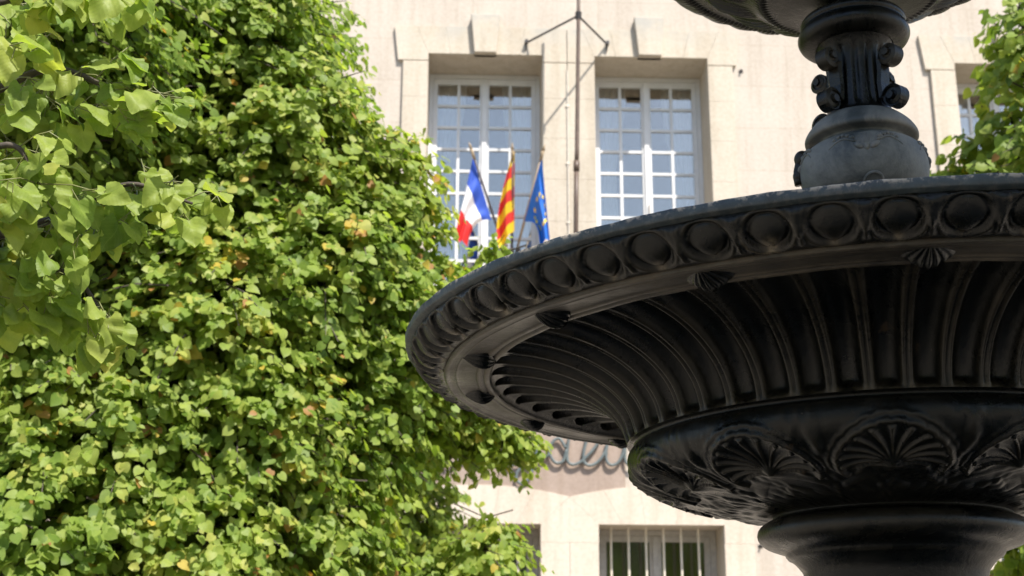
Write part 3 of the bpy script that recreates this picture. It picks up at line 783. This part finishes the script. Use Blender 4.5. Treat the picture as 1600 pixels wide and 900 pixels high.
# shell frieze on the swelling under the bowl
NS = 12; SPH = R(1.5)
frQ, frS = smooth_prof([(0.588,2.158),(0.575,2.157),(0.572,2.150),(0.582,2.140),(0.588,2.120),(0.583,2.098),(0.565,2.077),(0.53,2.057),(0.48,2.037),(0.42,2.0205),(0.36,2.0065),(0.31,1.998),(0.272,1.9905),(0.262,1.989)], 230)
def frd(th):
    a = (th-SPH)*NS/(2*math.pi); c = (a-np.round(a))[None, :]
    rad = frQ[:, 0][:, None]
    cell = 2*math.pi/NS
    X = c*cell*(0.28+0.5*rad)                # softened taper towards the stem
    Y = frS[:, None]
    hy = 0.205
    dx, dy = X, hy-Y
    r = np.hypot(dx, dy); ang = np.arctan2(dx, dy)
    Rs = 0.122*(1-0.015*np.cos(ang*13)**8)*(1-0.10*(np.abs(ang)/1.6)**2)
    fan = (np.abs(ang) < 1.75)
    m = (1-sstep(r, Rs*0.93, Rs))*fan
    q_ = ang*13/(2*math.pi)*1.55 + 0.10*np.sin(r*30)*np.sign(ang); q_ = q_-np.round(q_)
    ridge = np.exp(-(q_/0.17)**2)
    rn = np.clip(r/Rs, 0, 1)
    shell = m*(-0.011*np.sin(rn*math.pi)**0.8 + 0.010*ridge*sstep(rn, 0.1, 0.35) + 0.006*rn**3)
    rim = 0.011*np.exp(-((r-Rs*1.04)/0.008)**2)*(np.abs(ang) < 2.0) + 0.004*np.exp(-((r-Rs*1.18)/0.006)**2)*(np.abs(ang) < 1.7)
    hinge = 0.012*np.exp(-(r/0.022)**2)
    # leaf scrolls between the shells
    out_ = shell + rim + hinge
    for sx in (-1, 1):
        cx, cy = sx*0.5*cell*0.50-sx*0.036, 0.215
        qx, qy = (X-cx)*sx, Y-cy
        rr = np.hypot(qx, qy); aa = np.arctan2(qy, qx)
        sp = np.cos(aa + rr/0.0095)
        out_ = out_ + 0.008*np.clip(sp, 0, 1)**1.5*np.exp(-(rr/0.034)**4)*(1-m)
    xe = (0.5-np.abs(c))*cell*0.5
    bud = 0.014*np.clip(np.cos(xe*95), 0, 1)*np.exp(-((Y-0.12)/0.05)**2)*np.exp(-(xe/0.03)**2)
    leaf = 0.011*np.clip(np.sin(Y*70-np.abs(X)*60), 0, 1)*np.exp(-((Y-0.285)/0.04)**2)
    leaf2 = 0.008*np.abs(np.sin(c*math.pi*6))*np.exp(-((Y-0.325)/0.022)**2)
    edge = sstep(Y, 0.022, 0.045)*(1-sstep(Y, frS[-1]-0.018, frS[-1]-0.004))
    fine = 0.0012*np.sin(th*71+3*np.sin(th*23))[None, :]*np.sin(Y*90)*(1-m)
    return 0.75*(out_ + bud*0.7 + leaf*0.6 + leaf2*0.6 + fine)*edge
def frw(th):
    d = frd(th); return 0.22*sstep(d, 0.005, 0.013)
lathe('shell_frieze', frQ, NS*130, M_fe, disp=frd, wear=frw)

stQ, stS = smooth_prof([(0.262,1.989),(0.259,1.986),(0.263,1.982),(0.279,1.977),(0.294,1.965),(0.2985,1.950),(0.293,1.936),(0.279,1.925),(0.258,1.917),(0.243,1.9125),(0.236,1.909),(0.2365,1.904),(0.234,1.899),(0.222,1.893),(0.213,1.884),(0.205,1.874),(0.199,1.862),(0.186,1.80),(0.168,1.70),(0.16,1.55),(0.158,1.35),(0.17,1.15),(0.20,1.08),(0.21,1.05),(0.24,1.04),(0.24,1.0),(0.34,0.95),(0.36,0.9),(0.36,0.6),(0.42,0.55),(0.42,0.0)], 260)
lathe('pedestal', stQ, 192, M_fe)

# leaf drops (modillions) under the band
mod0 = None
for k in range(16):
    if mod0 is None:
        V = []
        nu, nv = 29, 22
        for j in range(nv):
            f = j/(nv-1)                    # along the radius, outer to inner
            row = []
            for i in range(nu):
                g_ = i/(nu-1)*2-1
                wid = 0.056*(math.sin(math.pi*min(1, 0.12+f*0.88))**0.6)*(0.45+0.75*f if f < .7 else 0.975-(f-.7)*1.2)
                hgt = 0.030*math.sin(math.pi*min(0.98, 0.05+f*0.9))**0.7*max(0, 1-abs(g_)**1.6)*(0.62+0.38*abs(math.cos(g_*math.pi*3.5)))*(0.5+0.7*f)
                row.append((0.984-0.074*f, g_*wid, 2.3075-hgt))
            V.append(row)
        mod0 = grid_mesh('leaf_drop', np.array(V), M_fe, fo, wrap=False)
        o = mod0
    else:
        o = mod0.copy(); C.objects.link(o)
    o.rotation_euler = (0, 0, R(5.6+22.5*k))

# bulb, ring and fluted shaft above the basin
bQ, bS = smooth_prof([(0.098,2.957),(0.112,2.945),(0.124,2.932),(0.133,2.918),(0.1360,2.908),(0.133,2.901),(0.118,2.898),(0.106,2.893),(0.116,2.885),(0.1345,2.874),(0.145,2.858),(0.1515,2.838),(0.1528,2.815),(0.148,2.79),(0.135,2.765),(0.115,2.745),(0.10,2.72),(0.10,2.6),(0.13,2.55),(0.13,2.5),(0.2,2.42),(0.22,2.25)], 160)
lathe('bulb', bQ, 160, M_fe2)
shQ, shS = smooth_prof([(0.096,3.16),(0.082,3.14),(0.074,3.11),(0.072,3.06),(0.075,3.0),(0.082,2.965),(0.098,2.957)], 50)
def shd(th):
    c = np.cos(th*14); return (-0.006*np.clip(c, 0, 1)**0.7)[None, :]*(sstep(shS, 0.02, 0.05)*(1-sstep(shS, shS[-1]-0.05, shS[-1]-0.02)))[:, None]
lathe('shaft', shQ, 14*14, M_fe, disp=shd)
coQ, _ = smooth_prof([(0.066,3.285),(0.066,3.245),(0.075,3.235),(0.118,3.232),(0.128,3.226),(0.130,3.216),(0.126,3.209),(0.131,3.202),(0.1365,3.190),(0.136,3.178),(0.128,3.166),(0.112,3.158),(0.095,3.155)], 70)
lathe('collar', coQ, 128, M_fe)

def spiral(cx, cz, r0, turns, a0, sgn, n=44):
    o = []
    for i in range(n):
        f = i/(n-1); r = r0*(1-0.86*f); a = a0 + sgn*turns*2*math.pi*f
        o.append((cx+r*math.cos(a), cz+r*math.sin(a)))
    return o
def band_sweep(mb, path, hw, th_):
    # flat band following a path in the (x, z) plane, half width hw along y
    P = [Vector((p[0], p[1])) for p in path]; n = len(P); vs_ = []
    for i in range(n):
        t = (P[min(i+1, n-1)]-P[max(i-1, 0)]).normalized(); nn = Vector((-t.y, t.x))
        for s_, w_ in ((1, 0.8), (1, -0.8), (-1, -1), (-1, 1)):
            q_ = P[i] + nn*th_*0.5*s_; vs_.append((q_.x, hw*w_, q_.y))
    fs = [(i*4+k, i*4+(k+1) % 4, (i+1)*4+(k+1) % 4, (i+1)*4+k) for i in range(n-1) for k in range(4)]
    fs += [(0, 3, 2, 1), tuple((n-1)*4+k for k in range(4))]
    mb.add(vs_, fs)
sc0 = None
for k in range(4):
    if sc0 is None:
        q = MB()
        lo = spiral(0.112, 2.982, 0.030, 1.6, math.pi*0.95, -1); up = spiral(0.108, 3.098, 0.027, 1.5, -math.pi*0.9, 1)
        # lower scroll: rises from the shaft, rolls outward and down
        path = list(reversed(up)) + [(0.083, 3.06), (0.079, 3.03)] + lo
        band_sweep(q, path, 0.020, 0.009)
        for cx, cz, rr in ((0.112, 2.982, 0.0175), (0.108, 3.098, 0.016)):
            q.tube([(cx, -0.026, cz), (cx, 0.026, cz)], rr*0.55, 14); q.tube([(cx, -0.015, cz), (cx, 0.015, cz)], rr*1.5, 18)
        sc0 = q.build('scroll_bracket', M_fe, fo, smooth=False)
        o = sc0
    else:
        o = sc0.copy(); C.objects.link(o)
    o.rotation_euler = (0, 0, R(52+90*k))

def bulb_r(z): return float(np.interp(-z, -bQ[:, 1], bQ[:, 0]))
def on_bulb(a, z, lift=0.0):
    r = bulb_r(z)+lift; return (r*math.cos(a), r*math.sin(a), z)
mk0 = None
for k in range(4):
    if mk0 is None:
        q = MB()
        for s_ in (-1, 1):
            # beaded brow curls
            for i in range(5):
                f = i/4; q.ball(on_bulb(s_*(0.22+0.30*f), 2.858+0.010*math.sin(f*3), 0.0), 0.0075-0.003*f, 8, 6)
            q.tube([on_bulb(s_*(0.17+0.42*f), 2.846+0.016*math.sin(f*3.0)-0.01*f, 0.0) for f in np.linspace(0, 1, 10)], [0.0042-0.0028*f for f in np.linspace(0, 1, 10)], 8)
            # petals beside the nose
            q.tube([on_bulb(s_*(0.05+0.15*f), 2.826+0.012*f+0.005*f*f, -0.001) for f in np.linspace(0, 1, 8)], [0.002+0.0055*math.sin(math.pi*f)**0.8 for f in np.linspace(0, 1, 8)], 8)
        for w_ in (-0.05, 0.0, 0.05): q.tube([on_bulb(w_*(1-f*0.8), 2.868-0.036*f, -0.0035) for f in np.linspace(0, 1, 8)], [0.003+0.003*math.sin(math.pi*f) for f in np.linspace(0, 1, 8)], 8)
        q.ball(on_bulb(0, 2.830, -0.003), 0.008, 10, 8, 1.0, 1.0, 1.4)
        mk0 = q.build('mask_relief', M_fe2, fo, smooth=True); o = mk0
    else:
        o = mk0.copy(); C.objects.link(o)
    o.rotation_euler = (0, 0, R(4+90*k))

rg0 = None
for k in range(4):
    if rg0 is None:
        q = MB(); q.tube([on_bulb(0.10+0.17*math.cos(a), 2.748+0.022*math.sin(a), -0.001) for a in np.linspace(0, 2*math.pi, 25)], 0.0048, 8, cap=False); rg0 = q.build('spout_ring', M_fe2, fo, smooth=True); o = rg0
    else:
        o = rg0.copy(); C.objects.link(o)
    o.rotation_euler = (0, 0, R(4+90*k))
q = MB()
a_ = R(-84)
q.ball(on_bulb(a_, 2.866, 0.004), 0.020, 14, 10, 1, 1, 1.15); q.ball(on_bulb(a_, 2.822, 0.002), 0.015, 12, 9, 1, 1, 1.2); q.tube([on_bulb(a_, z, 0.004) for z in np.linspace(2.80, 2.885, 8)], 0.012, 10)
q.build('spout_knob', M_fe, fo, smooth=True)

# upper basin: boss, leaf-cast underside and beaded edge
upQ, upS = smooth_prof([(0.50,3.57),(0.555,3.60),(0.585,3.605),(0.59,3.595),(0.585,3.575),(0.57,3.545),(0.535,3.497),(0.497,3.461),(0.467,3.436),(0.451,3.430),(0.436,3.431),(0.40,3.414),(0.33,3.372),(0.27,3.338),(0.235,3.312),(0.222,3.302),(0.20,3.300),(0.15,3.292),(0.10,3.28),(0.066,3.265)], 180)
def upd(th):
    s = (upS/upS[-1])[:, None]; r = upQ[:, 0][:, None]
    bead = 0.0028*np.cos(th*200)[None, :]*np.exp(-((r-0.451)/0.012)**2)
    bead2 = 0.003*np.cos(th*100)[None, :]*np.exp(-((r-0.222)/0.010)**2)
    lv = (np.abs(((th*18/(2*math.pi)) % 1)-0.5)*2)[None, :]
    leaf = 0.016*(1-lv**1.5)*np.exp(-((r-0.33)/0.055)**4)*(0.6+0.4*np.cos(th*126)[None, :]*1.0)
    gad = 0.010*np.abs(np.cos(th*18))[None, :]*np.exp(-((r-0.51)/0.045)**4)
    return (bead + bead2 + leaf + gad)*sstep(s, 0.12, 0.2)
lathe('upper_basin', upQ, 1600, M_fe, disp=upd)
lathe('upper_basin_floor', np.array([(0.50,3.57),(0.42,3.50),(0.3,3.45),(0.05,3.43)]), 96, M_fe2)
tp, _ = smooth_prof([(0.02,4.25),(0.05,4.2),(0.03,4.15),(0.06,4.0),(0.09,3.85),(0.06,3.7),(0.07,3.6),(0.12,3.5),(0.14,3.44)], 60)
lathe('top_finial', tp, 64, M_fe)
# unseen pool at the foot, dark and sized to steer bounce under the basin
M_granite = plain('grey_granite', (0.12, 0.115, 0.105), 0.7, nscale=60, namt=0.4)
lathe('pool_wall', np.array([(1.52,0.0),(1.52,0.36),(1.56,0.38),(1.56,0.46),(1.30,0.46),(1.30,0.40),(1.32,0.36),(1.32,0.05)])[::-1]*1.0, 160, M_granite)
m_, t_, b_ = mat_new('pool_water'); b_.inputs['Base Color'].default_value = (0.006, 0.010, 0.009, 1); b_.inputs['Roughness'].default_value = 0.05
n_ = noise(t_, 9, 3, 0.5); bp_ = nd(t_, 'ShaderNodeBump'); bp_.inputs['Strength'].default_value = 0.25; bp_.inputs['Distance'].default_value = 0.02
t_.links.new(n_.outputs[0], bp_.inputs['Height']); t_.links.new(bp_.outputs[0], b_.inputs['Normal'])
lathe('basin_water', np.array([(1.047,2.3775),(0.7,2.3778),(0.21,2.378)]), 128, m_)
lathe('pool_water', np.array([(1.32,0.31),(0.9,0.31),(0.41,0.31)]), 96, m_)

# ------------------------------------------------------------------ trees
mid = np.array([[0, 0.0], [0, 0.2], [0, 0.42], [0, 0.64], [0, 0.84], [0, 1.0]])
sidep = np.array([[0.24, -0.11], [0.44, 0.02], [0.51, 0.24], [0.46, 0.48], [0.32, 0.70], [0.13, 0.88]])
LV = [(0, y, 0) for _, y in mid]
for sgn in (1, -1):
    for x, y in sidep: LV.append((sgn*x, y, 0))
LV = np.array(LV, float)
LF = []
for s_, off in ((1, 6), (-1, 12)):
    tl = []
    for i in range(5): tl += [(i, off+i, off+i+1), (i, off+i+1, i+1)]
    for t_ in tl:
        LF.append(t_ if s_ > 0 else t_[::-1])
LF = np.array(LF)
# finer leaf for the near branch: denser outline with small teeth
def fine_leaf():
    V, F = [], []
    ys = np.linspace(0, 1, 15)
    nx = 4
    def w(y):
        return 0.5*(math.sin(math.pi*min(1, (y+0.10)/1.12)**0.62))**0.85 if y < 0.999 else 0.0
    for y in ys:
        for i in range(-nx, nx+1):
            f = i/nx; ww = w(y)*(1+0.03*((int(round(y*14)) % 2)*2-1)*(abs(f) > .9))
            yy = y - 0.10*abs(f)**1.5*(1-y)**2*1.6
            V.append((f*ww, yy, 0))
    m_ = 2*nx+1
    for j in range(14):
        for i in range(2*nx):
            a = j*m_+i; F.append((a, a+1, a+m_+1)); F.append((a, a+m_+1, a+m_))
    return np.array(V), np.array(F)
FV, FF = fine_leaf()

def leaf_cloud(name, pos, tipd, nrm, size, tint, parent, mat, fine=False):
    V0, F0 = (FV, FF) if fine else (LV, LF)
    n = len(pos)
    t = tipd/np.linalg.norm(tipd, axis=1)[:, None]
    nn = nrm - t*np.sum(nrm*t, 1)[:, None]; nn /= np.maximum(np.linalg.norm(nn, axis=1)[:, None], 1e-6)
    x = np.cross(t, nn)
    fold = rng.uniform(0.02, 0.42, n); curl = rng.uniform(-0.05, 0.55, n); tw = rng.normal(0, 0.25, n)
    wid = rng.uniform(0.85, 1.08, n)
    X = V0[:, 0][None, :]*wid[:, None]; Y = np.repeat(V0[:, 1][None, :], n, 0)
    Z = np.abs(X)*fold[:, None] - curl[:, None]*Y**2*0.6 + tw[:, None]*X*Y - 0.35*X**2
    if fine:
        Z = Z + 0.0015*np.abs(np.sin((Y*1.0 - np.abs(X)*0.8)*26))*(np.abs(X) > .02)
        Z = Z + 0.09*np.sin(Y*6+tw[:, None]*20)*np.abs(X)*2 + 0.05*np.sin(Y*9+X*7+tw[:, None]*31)
    P = pos[:, None, :] + size[:, None, None]*(X[..., None]*x[:, None, :] + Y[..., None]*t[:, None, :] + Z[..., None]*nn[:, None, :])
    F = (F0[None] + (np.arange(n)*len(V0))[:, None, None]).reshape(-1, 3)
    o = np_mesh(name, P.reshape(-1, 3), F, mat, parent, smooth=True)
    if fine:
        uvl = o.data.uv_layers.new(name='leaf_uv'); li = np.zeros(len(o.data.loops), dtype=np.int32); o.data.loops.foreach_get('vertex_index', li)
        uvl.data.foreach_set('uv', np.ascontiguousarray(V0[li % len(V0)][:, :2], dtype=np.float32).ravel())
    at = o.data.attributes.new('tint', 'FLOAT', 'POINT')
    at.data.foreach_set('value', np.repeat(tint, len(V0)).astype(np.float32))
    return o

def unit(v): return v/np.maximum(np.linalg.norm(v, axis=-1, keepdims=True), 1e-9)

def make_sprays(blobs, dens, leaves_per, length, size, keep_in=0.3):
    Bc = np.array([b[:3] for b in blobs]); Br = np.array([b[3] for b in blobs])
    pos, tip, nrm, sz, tn, twigs = [], [], [], [], [], []
    for bi, (cx, cy, cz, r) in enumerate(blobs):
        n = int(dens*r*r*(1.25 if cz > 3 else 1.0))
        d = unit(rng.normal(size=(n, 3)))
        rad = r*(1-np.abs(rng.normal(0, 0.22, n)))*rng.uniform(0.82, 1.13, n)
        p = Bc[bi] + d*rad[:, None]*np.array([1, 1, 0.95])
        dist = np.linalg.norm(p[:, None, :]-Bc[None], axis=2)/Br[None]; dist[:, bi] = 9
        inside = dist.min(1) < 0.72
        keep = ~inside | (rng.uniform(size=n) < keep_in)
        blob_t = rng.normal(0, 0.07)
        for P, D in zip(p[keep], d[keep]):
            h = np.array([D[0], D[1], 0.0]); h = h/max(np.linalg.norm(h), 1e-6)
            tdir = unit(h*0.8 + D*0.35 + np.array([0, 0, -0.15]) + rng.normal(0, 0.35, 3))
            L = length*rng.uniform(0.6, 1.3); m = max(4, int(leaves_per*rng.uniform(0.6, 1.35)))
            base = P - tdir*L*0.55
            side = unit(np.cross(tdir, np.array([0, 0, 1.0])+rng.normal(0, 0.2, 3)))
            spray_t = rng.normal(0, 0.10)
            f = (np.arange(m)+0.5)/m
            line = base + tdir[None]*L*f[:, None] + np.array([0, 0, -1.0])*(0.30*L*f**2)[:, None]
            alt = np.where(np.arange(m) % 2 == 0, 1.0, -1.0)[:, None]
            t_ = unit(side[None]*alt*0.75 + tdir[None]*(0.25+0.5*f[:, None]) + np.array([0, 0, -0.75]) + rng.normal(0, 0.28, (m, 3)))
            n_ = unit(h*0.55 + D*0.30 + np.array([0.15, -0.30, 0.55]) + rng.normal(0, 0.46, (m, 3)))
            pos.append(line + t_*0.022 + rng.normal(0, 0.008, (m, 3))); tip.append(t_); nrm.append(n_)
            sz.append(size*rng.uniform(0.55, 1.28, m)*(0.8+0.35*np.sin(math.pi*f)))
            tt = 0.52 + blob_t + spray_t + rng.normal(0, 0.16, m)
            tt = np.clip(tt, 0.02, 0.92)
            y = rng.uniform(size=m); tt[y < 0.018] = 0.965; tt[y < 0.007] = 1.0
            if rng.uniform() < 0.010: tt = np.clip(rng.normal(0.96, 0.02, m), 0.9, 1.0)
            tn.append(tt)
            if rng.uniform() < 0.35: twigs.append((base - tdir*L*0.3, line[-1]))
    return [np.concatenate(a) for a in (pos, tip, nrm, sz, tn)], twigs

def trunk_mesh(path, rad, par):
    q = MB(); pts = catmull(path, 6); n = len(pts)
    q.tube([tuple(p) for p in pts], [rad*(1-0.55*i/(n-1))*(1.25 if i == 0 else 1) for i in range(n)], 14)
    return q.build('trunk', M_bark, par, smooth=True)

def make_tree(name, label, base, fork, blobs, dens, leaves_per, length, size, trunk_r, group=None):
    r = empty(name, base); tag(r, label, 'tree', group)
    bv = np.array(base)
    f = np.array(fork)-bv
    trunk_mesh([(0,0,0), tuple(f*0.4+np.array([0.04,0.02,0])), tuple(f*0.75), tuple(f)], trunk_r, r)
    data, twigs = make_sprays(blobs, dens, leaves_per, length, size)
    if len(blobs) > 25:                 # leaves deeper in the crown
        d2, _ = make_sprays([(x, y, z, q_*0.72) for x, y, z, q_ in blobs], dens*0.45, leaves_per, length, size*1.15, 1.0)
        data = [np.concatenate([a, b]) for a, b in zip(data, d2)]
    for cx, cy, cz, br in blobs:
        if cz < 2.45 or br < 0.2: continue
        e = np.array([cx, cy, cz])-bv
        a = f*random.uniform(0.72, 0.98)
        midp = a*0.45 + e*0.55 + np.array([random.uniform(-.15,.15), random.uniform(-.15,.15), 0.12])
        q = MB(); pts = catmull([tuple(a), tuple(midp), tuple(e), tuple(e + unit(e-midp)*br*0.25)], 5); n = len(pts)
        q.tube([tuple(p) for p in pts], [trunk_r*0.34*(1-0.86*i/(n-1)) for i in range(n)], 7)
        for _ in range(5):
            u0 = pts[random.randint(n//2, n-2)]; dv = unit(rng.normal(size=3))*br*0.35
            q.tube([tuple(u0), tuple(u0+dv*0.5+np.array([0,0,.04])), tuple(u0+dv)], [0.014, 0.009, 0.004], 5)
        q.build('branch', M_bark, r, smooth=True)
    tw = MB()
    for a, b in twigs:
        m_ = (a+b)/2 + np.array([0, 0, 0.02]); tw.tube([tuple(a-bv), tuple(m_-bv), tuple(b-bv)], [0.005, 0.004, 0.002], 4, cap=False)
    tw.build('twigs', M_bark, r)
    leaf_cloud('foliage', data[0]-bv, data[1], data[2], data[3], data[4], r, M_leaf)
    return r

BL = [(-2.16,5.54,4.47,0.75),(-1.9,6.5,5.04,0.69),(-1.48, 6.23, 4.88, 0.54),(-2.17,6.05,3.82,0.65),(-1.24,6.35,4.28,0.57),(-1.72,6.24,3.99,0.56),(-0.81,6.57,4.16,0.42),(-0.67, 6.75, 4.02, 0.3),(-0.28, 6.99, 3.67, 0.24),(-1.02,6.41,3.61,0.55),(-0.6,6.74,3.4,0.47),(-1.47,6.2,3.32,0.6),(-2.16,5.95,3.07,0.53),(-1.8,6.05,2.67,0.55),(-2.06,5.92,2.23,0.6),(-1.19,6.17,2.82,0.46),(-0.77,6.62,2.97,0.42),(-1.38,6.11,2.25,0.51),(-0.9,6.39,2.37,0.37),(-0.3, 7.13, 3.12, 0.31),(-0.05, 7.27, 2.98, 0.18),(-0.13,6.96,2.32,0.21),(-0.38, 6.98, 2.01, 0.32),(-0.86, 8.5, 2.63, 0.59),(-1.07,6.6,2.03,0.48),(-1.93,7.41,5.05,1.04),(-2.51,7.15,4.73,0.78),(-0.59, 8.16, 3.5, 0.5),(-0.09, 7.2, 4.02, 0.07),(-2.0,6.9,5.75,0.8),(-2.9,6.3,3.6,0.8),(-3.0,6.4,2.6,0.7)]
RB = [(3.01,7.42,4.74,0.31),(2.92,7.54,4.54,0.35),(2.66,7.64,4.5,0.22),(3.09,7.33,5.12,0.29),(3.04,7.2,5.43,0.23),(3.28,7.24,5.37,0.46),(3.33,7.23,4.59,0.53),(3.37,7.41,3.67,0.68),(3.24,7.55,2.74,0.59),(3.0,7.6,2.32,0.39),(2.98,7.69,2.51,0.28),(3.72,7.02,4.89,0.65),(3.74,7.4,2.94,0.68)]
make_tree('lime_tree', 'large sunlit lime tree covering the left of the town hall front', (-1.5, 7.3, 0), (-1.45, 7.2, 2.5), BL, 1350, 15, 0.28, 0.0455, 0.17)
make_tree('lime_tree', 'small lime tree at the right edge, partly behind the fountain', (3.7, 7.6, 0), (3.6, 7.5, 2.2), RB, 300, 14, 0.32, 0.068, 0.12)

# unseen tree added behind the viewer to shade the fountain and nearby ground
SB = [(2.5,0.3,6.9,1.0),(3.4,-0.3,7.2,1.1),(3.2,1.0,7.4,0.9),(2.2,-0.8,6.3,0.9),(3.6,-1.6,6.6,1.2),(2.4,-2.2,6.0,1.1),(4.4,0.2,7.0,1.0),(4.8,-1.4,7.0,1.2),(3.6,-3.0,6.2,1.2),(4.6,1.2,6.6,0.9),(1.9,0.6,7.3,0.7),(5.4,-0.2,6.2,1.0),(5.6,-2.8,6.8,1.2),(3.0,-4.2,6.6,1.2),(4.8,-4.2,6.8,1.3),(6.3,-1.0,6.8,1.1)]
make_tree('lime_tree', 'tall unseen lime tree added behind the viewer to shade the fountain', (4.3, -1.4, 0), (4.2, -1.3, 4.6), SB, 150, 14, 0.5, 0.125, 0.2)

# near branch reaching into the top left
def at(px, py, d):
    F = Vector((0, math.cos(PITCH), math.sin(PITCH))); Rt = Vector((1, 0, 0)); U = Rt.cross(F)
    v = (F + Rt*((px-800)/2101.3) - U*((py-450)/2101.3)).normalized()*d
    return np.array([v.x, v.y, v.z+EYE])
nb = (-2.3, 2.2, 0)
nr = empty('lime_tree', nb); tag(nr, 'near lime tree whose big leaved branches hang in at the upper left', 'tree')
nbv = np.array(nb)
trunk_mesh([(0,0,0),(0.03,0.02,1.0),(0.02,0.05,2.0),(-0.05,0.1,3.0)], 0.12, nr)
limbs = [
 [(-2.25,2.3,2.35), at(-160,210,2.75), at(-20,150,2.75), at(80,110,2.75), at(170,140,2.7), at(240,170,2.7)],
 [(-2.25,2.3,2.2), at(-160,420,2.8), at(0,370,2.8), at(110,335,2.78), at(200,290,2.75), at(300,320,2.7)],
 [(-2.26,2.25,2.0), at(-200,560,2.75), at(-40,470,2.75), at(60,420,2.72), at(130,450,2.7), at(170,520,2.7)],
 [(-2.27,2.3,2.6), at(-150,40,2.8), at(-20,10,2.8), at(80,-10,2.8), at(160,-10,2.75)],
 [(-2.26,2.28,2.1), at(-180,330,2.65), at(-60,260,2.65), at(20,230,2.62), at(60,290,2.6)],
]
pos, tip, nrm, sz, tn, pet = [], [], [], [], [], []
M_pet = plain('petiole_green', (0.16, 0.17, 0.05), 0.5)
for li, lb in enumerate(limbs):
    np0 = len(pet)
    pts = catmull([tuple(p) for p in lb], 7); n = len(pts)
    q = MB(); q.tube([tuple(p-nbv) for p in pts], [0.012*(1-0.85*i/(n-1))+0.0011 for i in range(n)], 7)
    for i in range(2, n, 2):
        P0 = pts[i]
        for _ in range(2):
            dv = unit(np.array([rng.normal(0.35, 0.7), rng.normal(-0.15, 0.6), rng.normal(-0.25, 0.5)]))*rng.uniform(0.04, 0.13)
            e = P0 + dv
            mi1 = len(q.f); q.tube([tuple(P0-nbv), tuple((P0+e)/2-nbv+np.array([0,0,.008])), tuple(e-nbv)], [0.0015, 0.0012, 0.0009], 5); q.m[mi1:] = [1]*(len(q.f)-mi1)
            for _k in range(3):
                t_ = unit(np.array([rng.normal(0.30, 0.55), rng.normal(-0.10, 0.35), -0.75+rng.normal(0, 0.3)]))
                nn_ = unit(np.array([rng.normal(0.35, 0.4), -0.75+rng.normal(0, 0.35), 0.6+rng.normal(0, 0.3)]))
                pb = e + (P0-e)*rng.uniform(0, 0.5); pl = rng.uniform(0.02, 0.04)
                pe = pb + unit(t_+np.array([0,0,.3]))*pl
                pet.append((pb, pe)); pos.append(pe); tip.append(t_); nrm.append(nn_)
                sz.append(0.053*rng.uniform(0.6, 1.25)); x = np.clip(rng.normal(0.55, 0.17), 0.05, 0.92)
                y = rng.uniform(); tn.append(0.94 if y < 0.008 else x)
    for a, b in pet[np0:]: mi0 = len(q.f); q.tube([tuple(a-nbv), tuple(b-nbv)], 0.0011, 4, cap=False); q.m[mi0:] = [1]*(len(q.f)-mi0)
    q.build('branch', [M_bark, M_pet], nr, smooth=True)
leaf_cloud('foliage', np.array(pos)-nbv, np.array(tip), np.array(nrm), np.array(sz), np.array(tn), nr, M_leaf_near, fine=True)

# unseen trees added behind the camera for the window glass to reflect
n = 16000
bx = rng.uniform(-26, 26, n); top = 7.2 + 1.3*np.sin(bx*0.55) + 0.7*np.sin(bx*1.7+1)
bz = 1.6 + (top-1.6)*rng.uniform(0, 1, n)**0.8
by = -17 + rng.normal(0, 1.4, n)*np.sqrt(np.clip((top-bz)/3, 0.15, 1)) - bx**2*0.004
pw = np.stack([bx, by, bz], -1)
tw_ = leaf_cloud('added_far_trees', pw, unit(rng.normal(0, 0.6, (n, 3))+np.array([0, 0, -0.7])), unit(rng.normal(0, 0.5, (n, 3))+np.array([0, 0.5, 0.6])), rng.uniform(0.3, 0.55, n), np.clip(rng.normal(0.35, 0.15, n), 0.02, 0.9), None, M_leaf)
tag(tw_, 'green belt of unseen trees added behind the viewer for the glass to reflect', 'trees', kind='stuff')
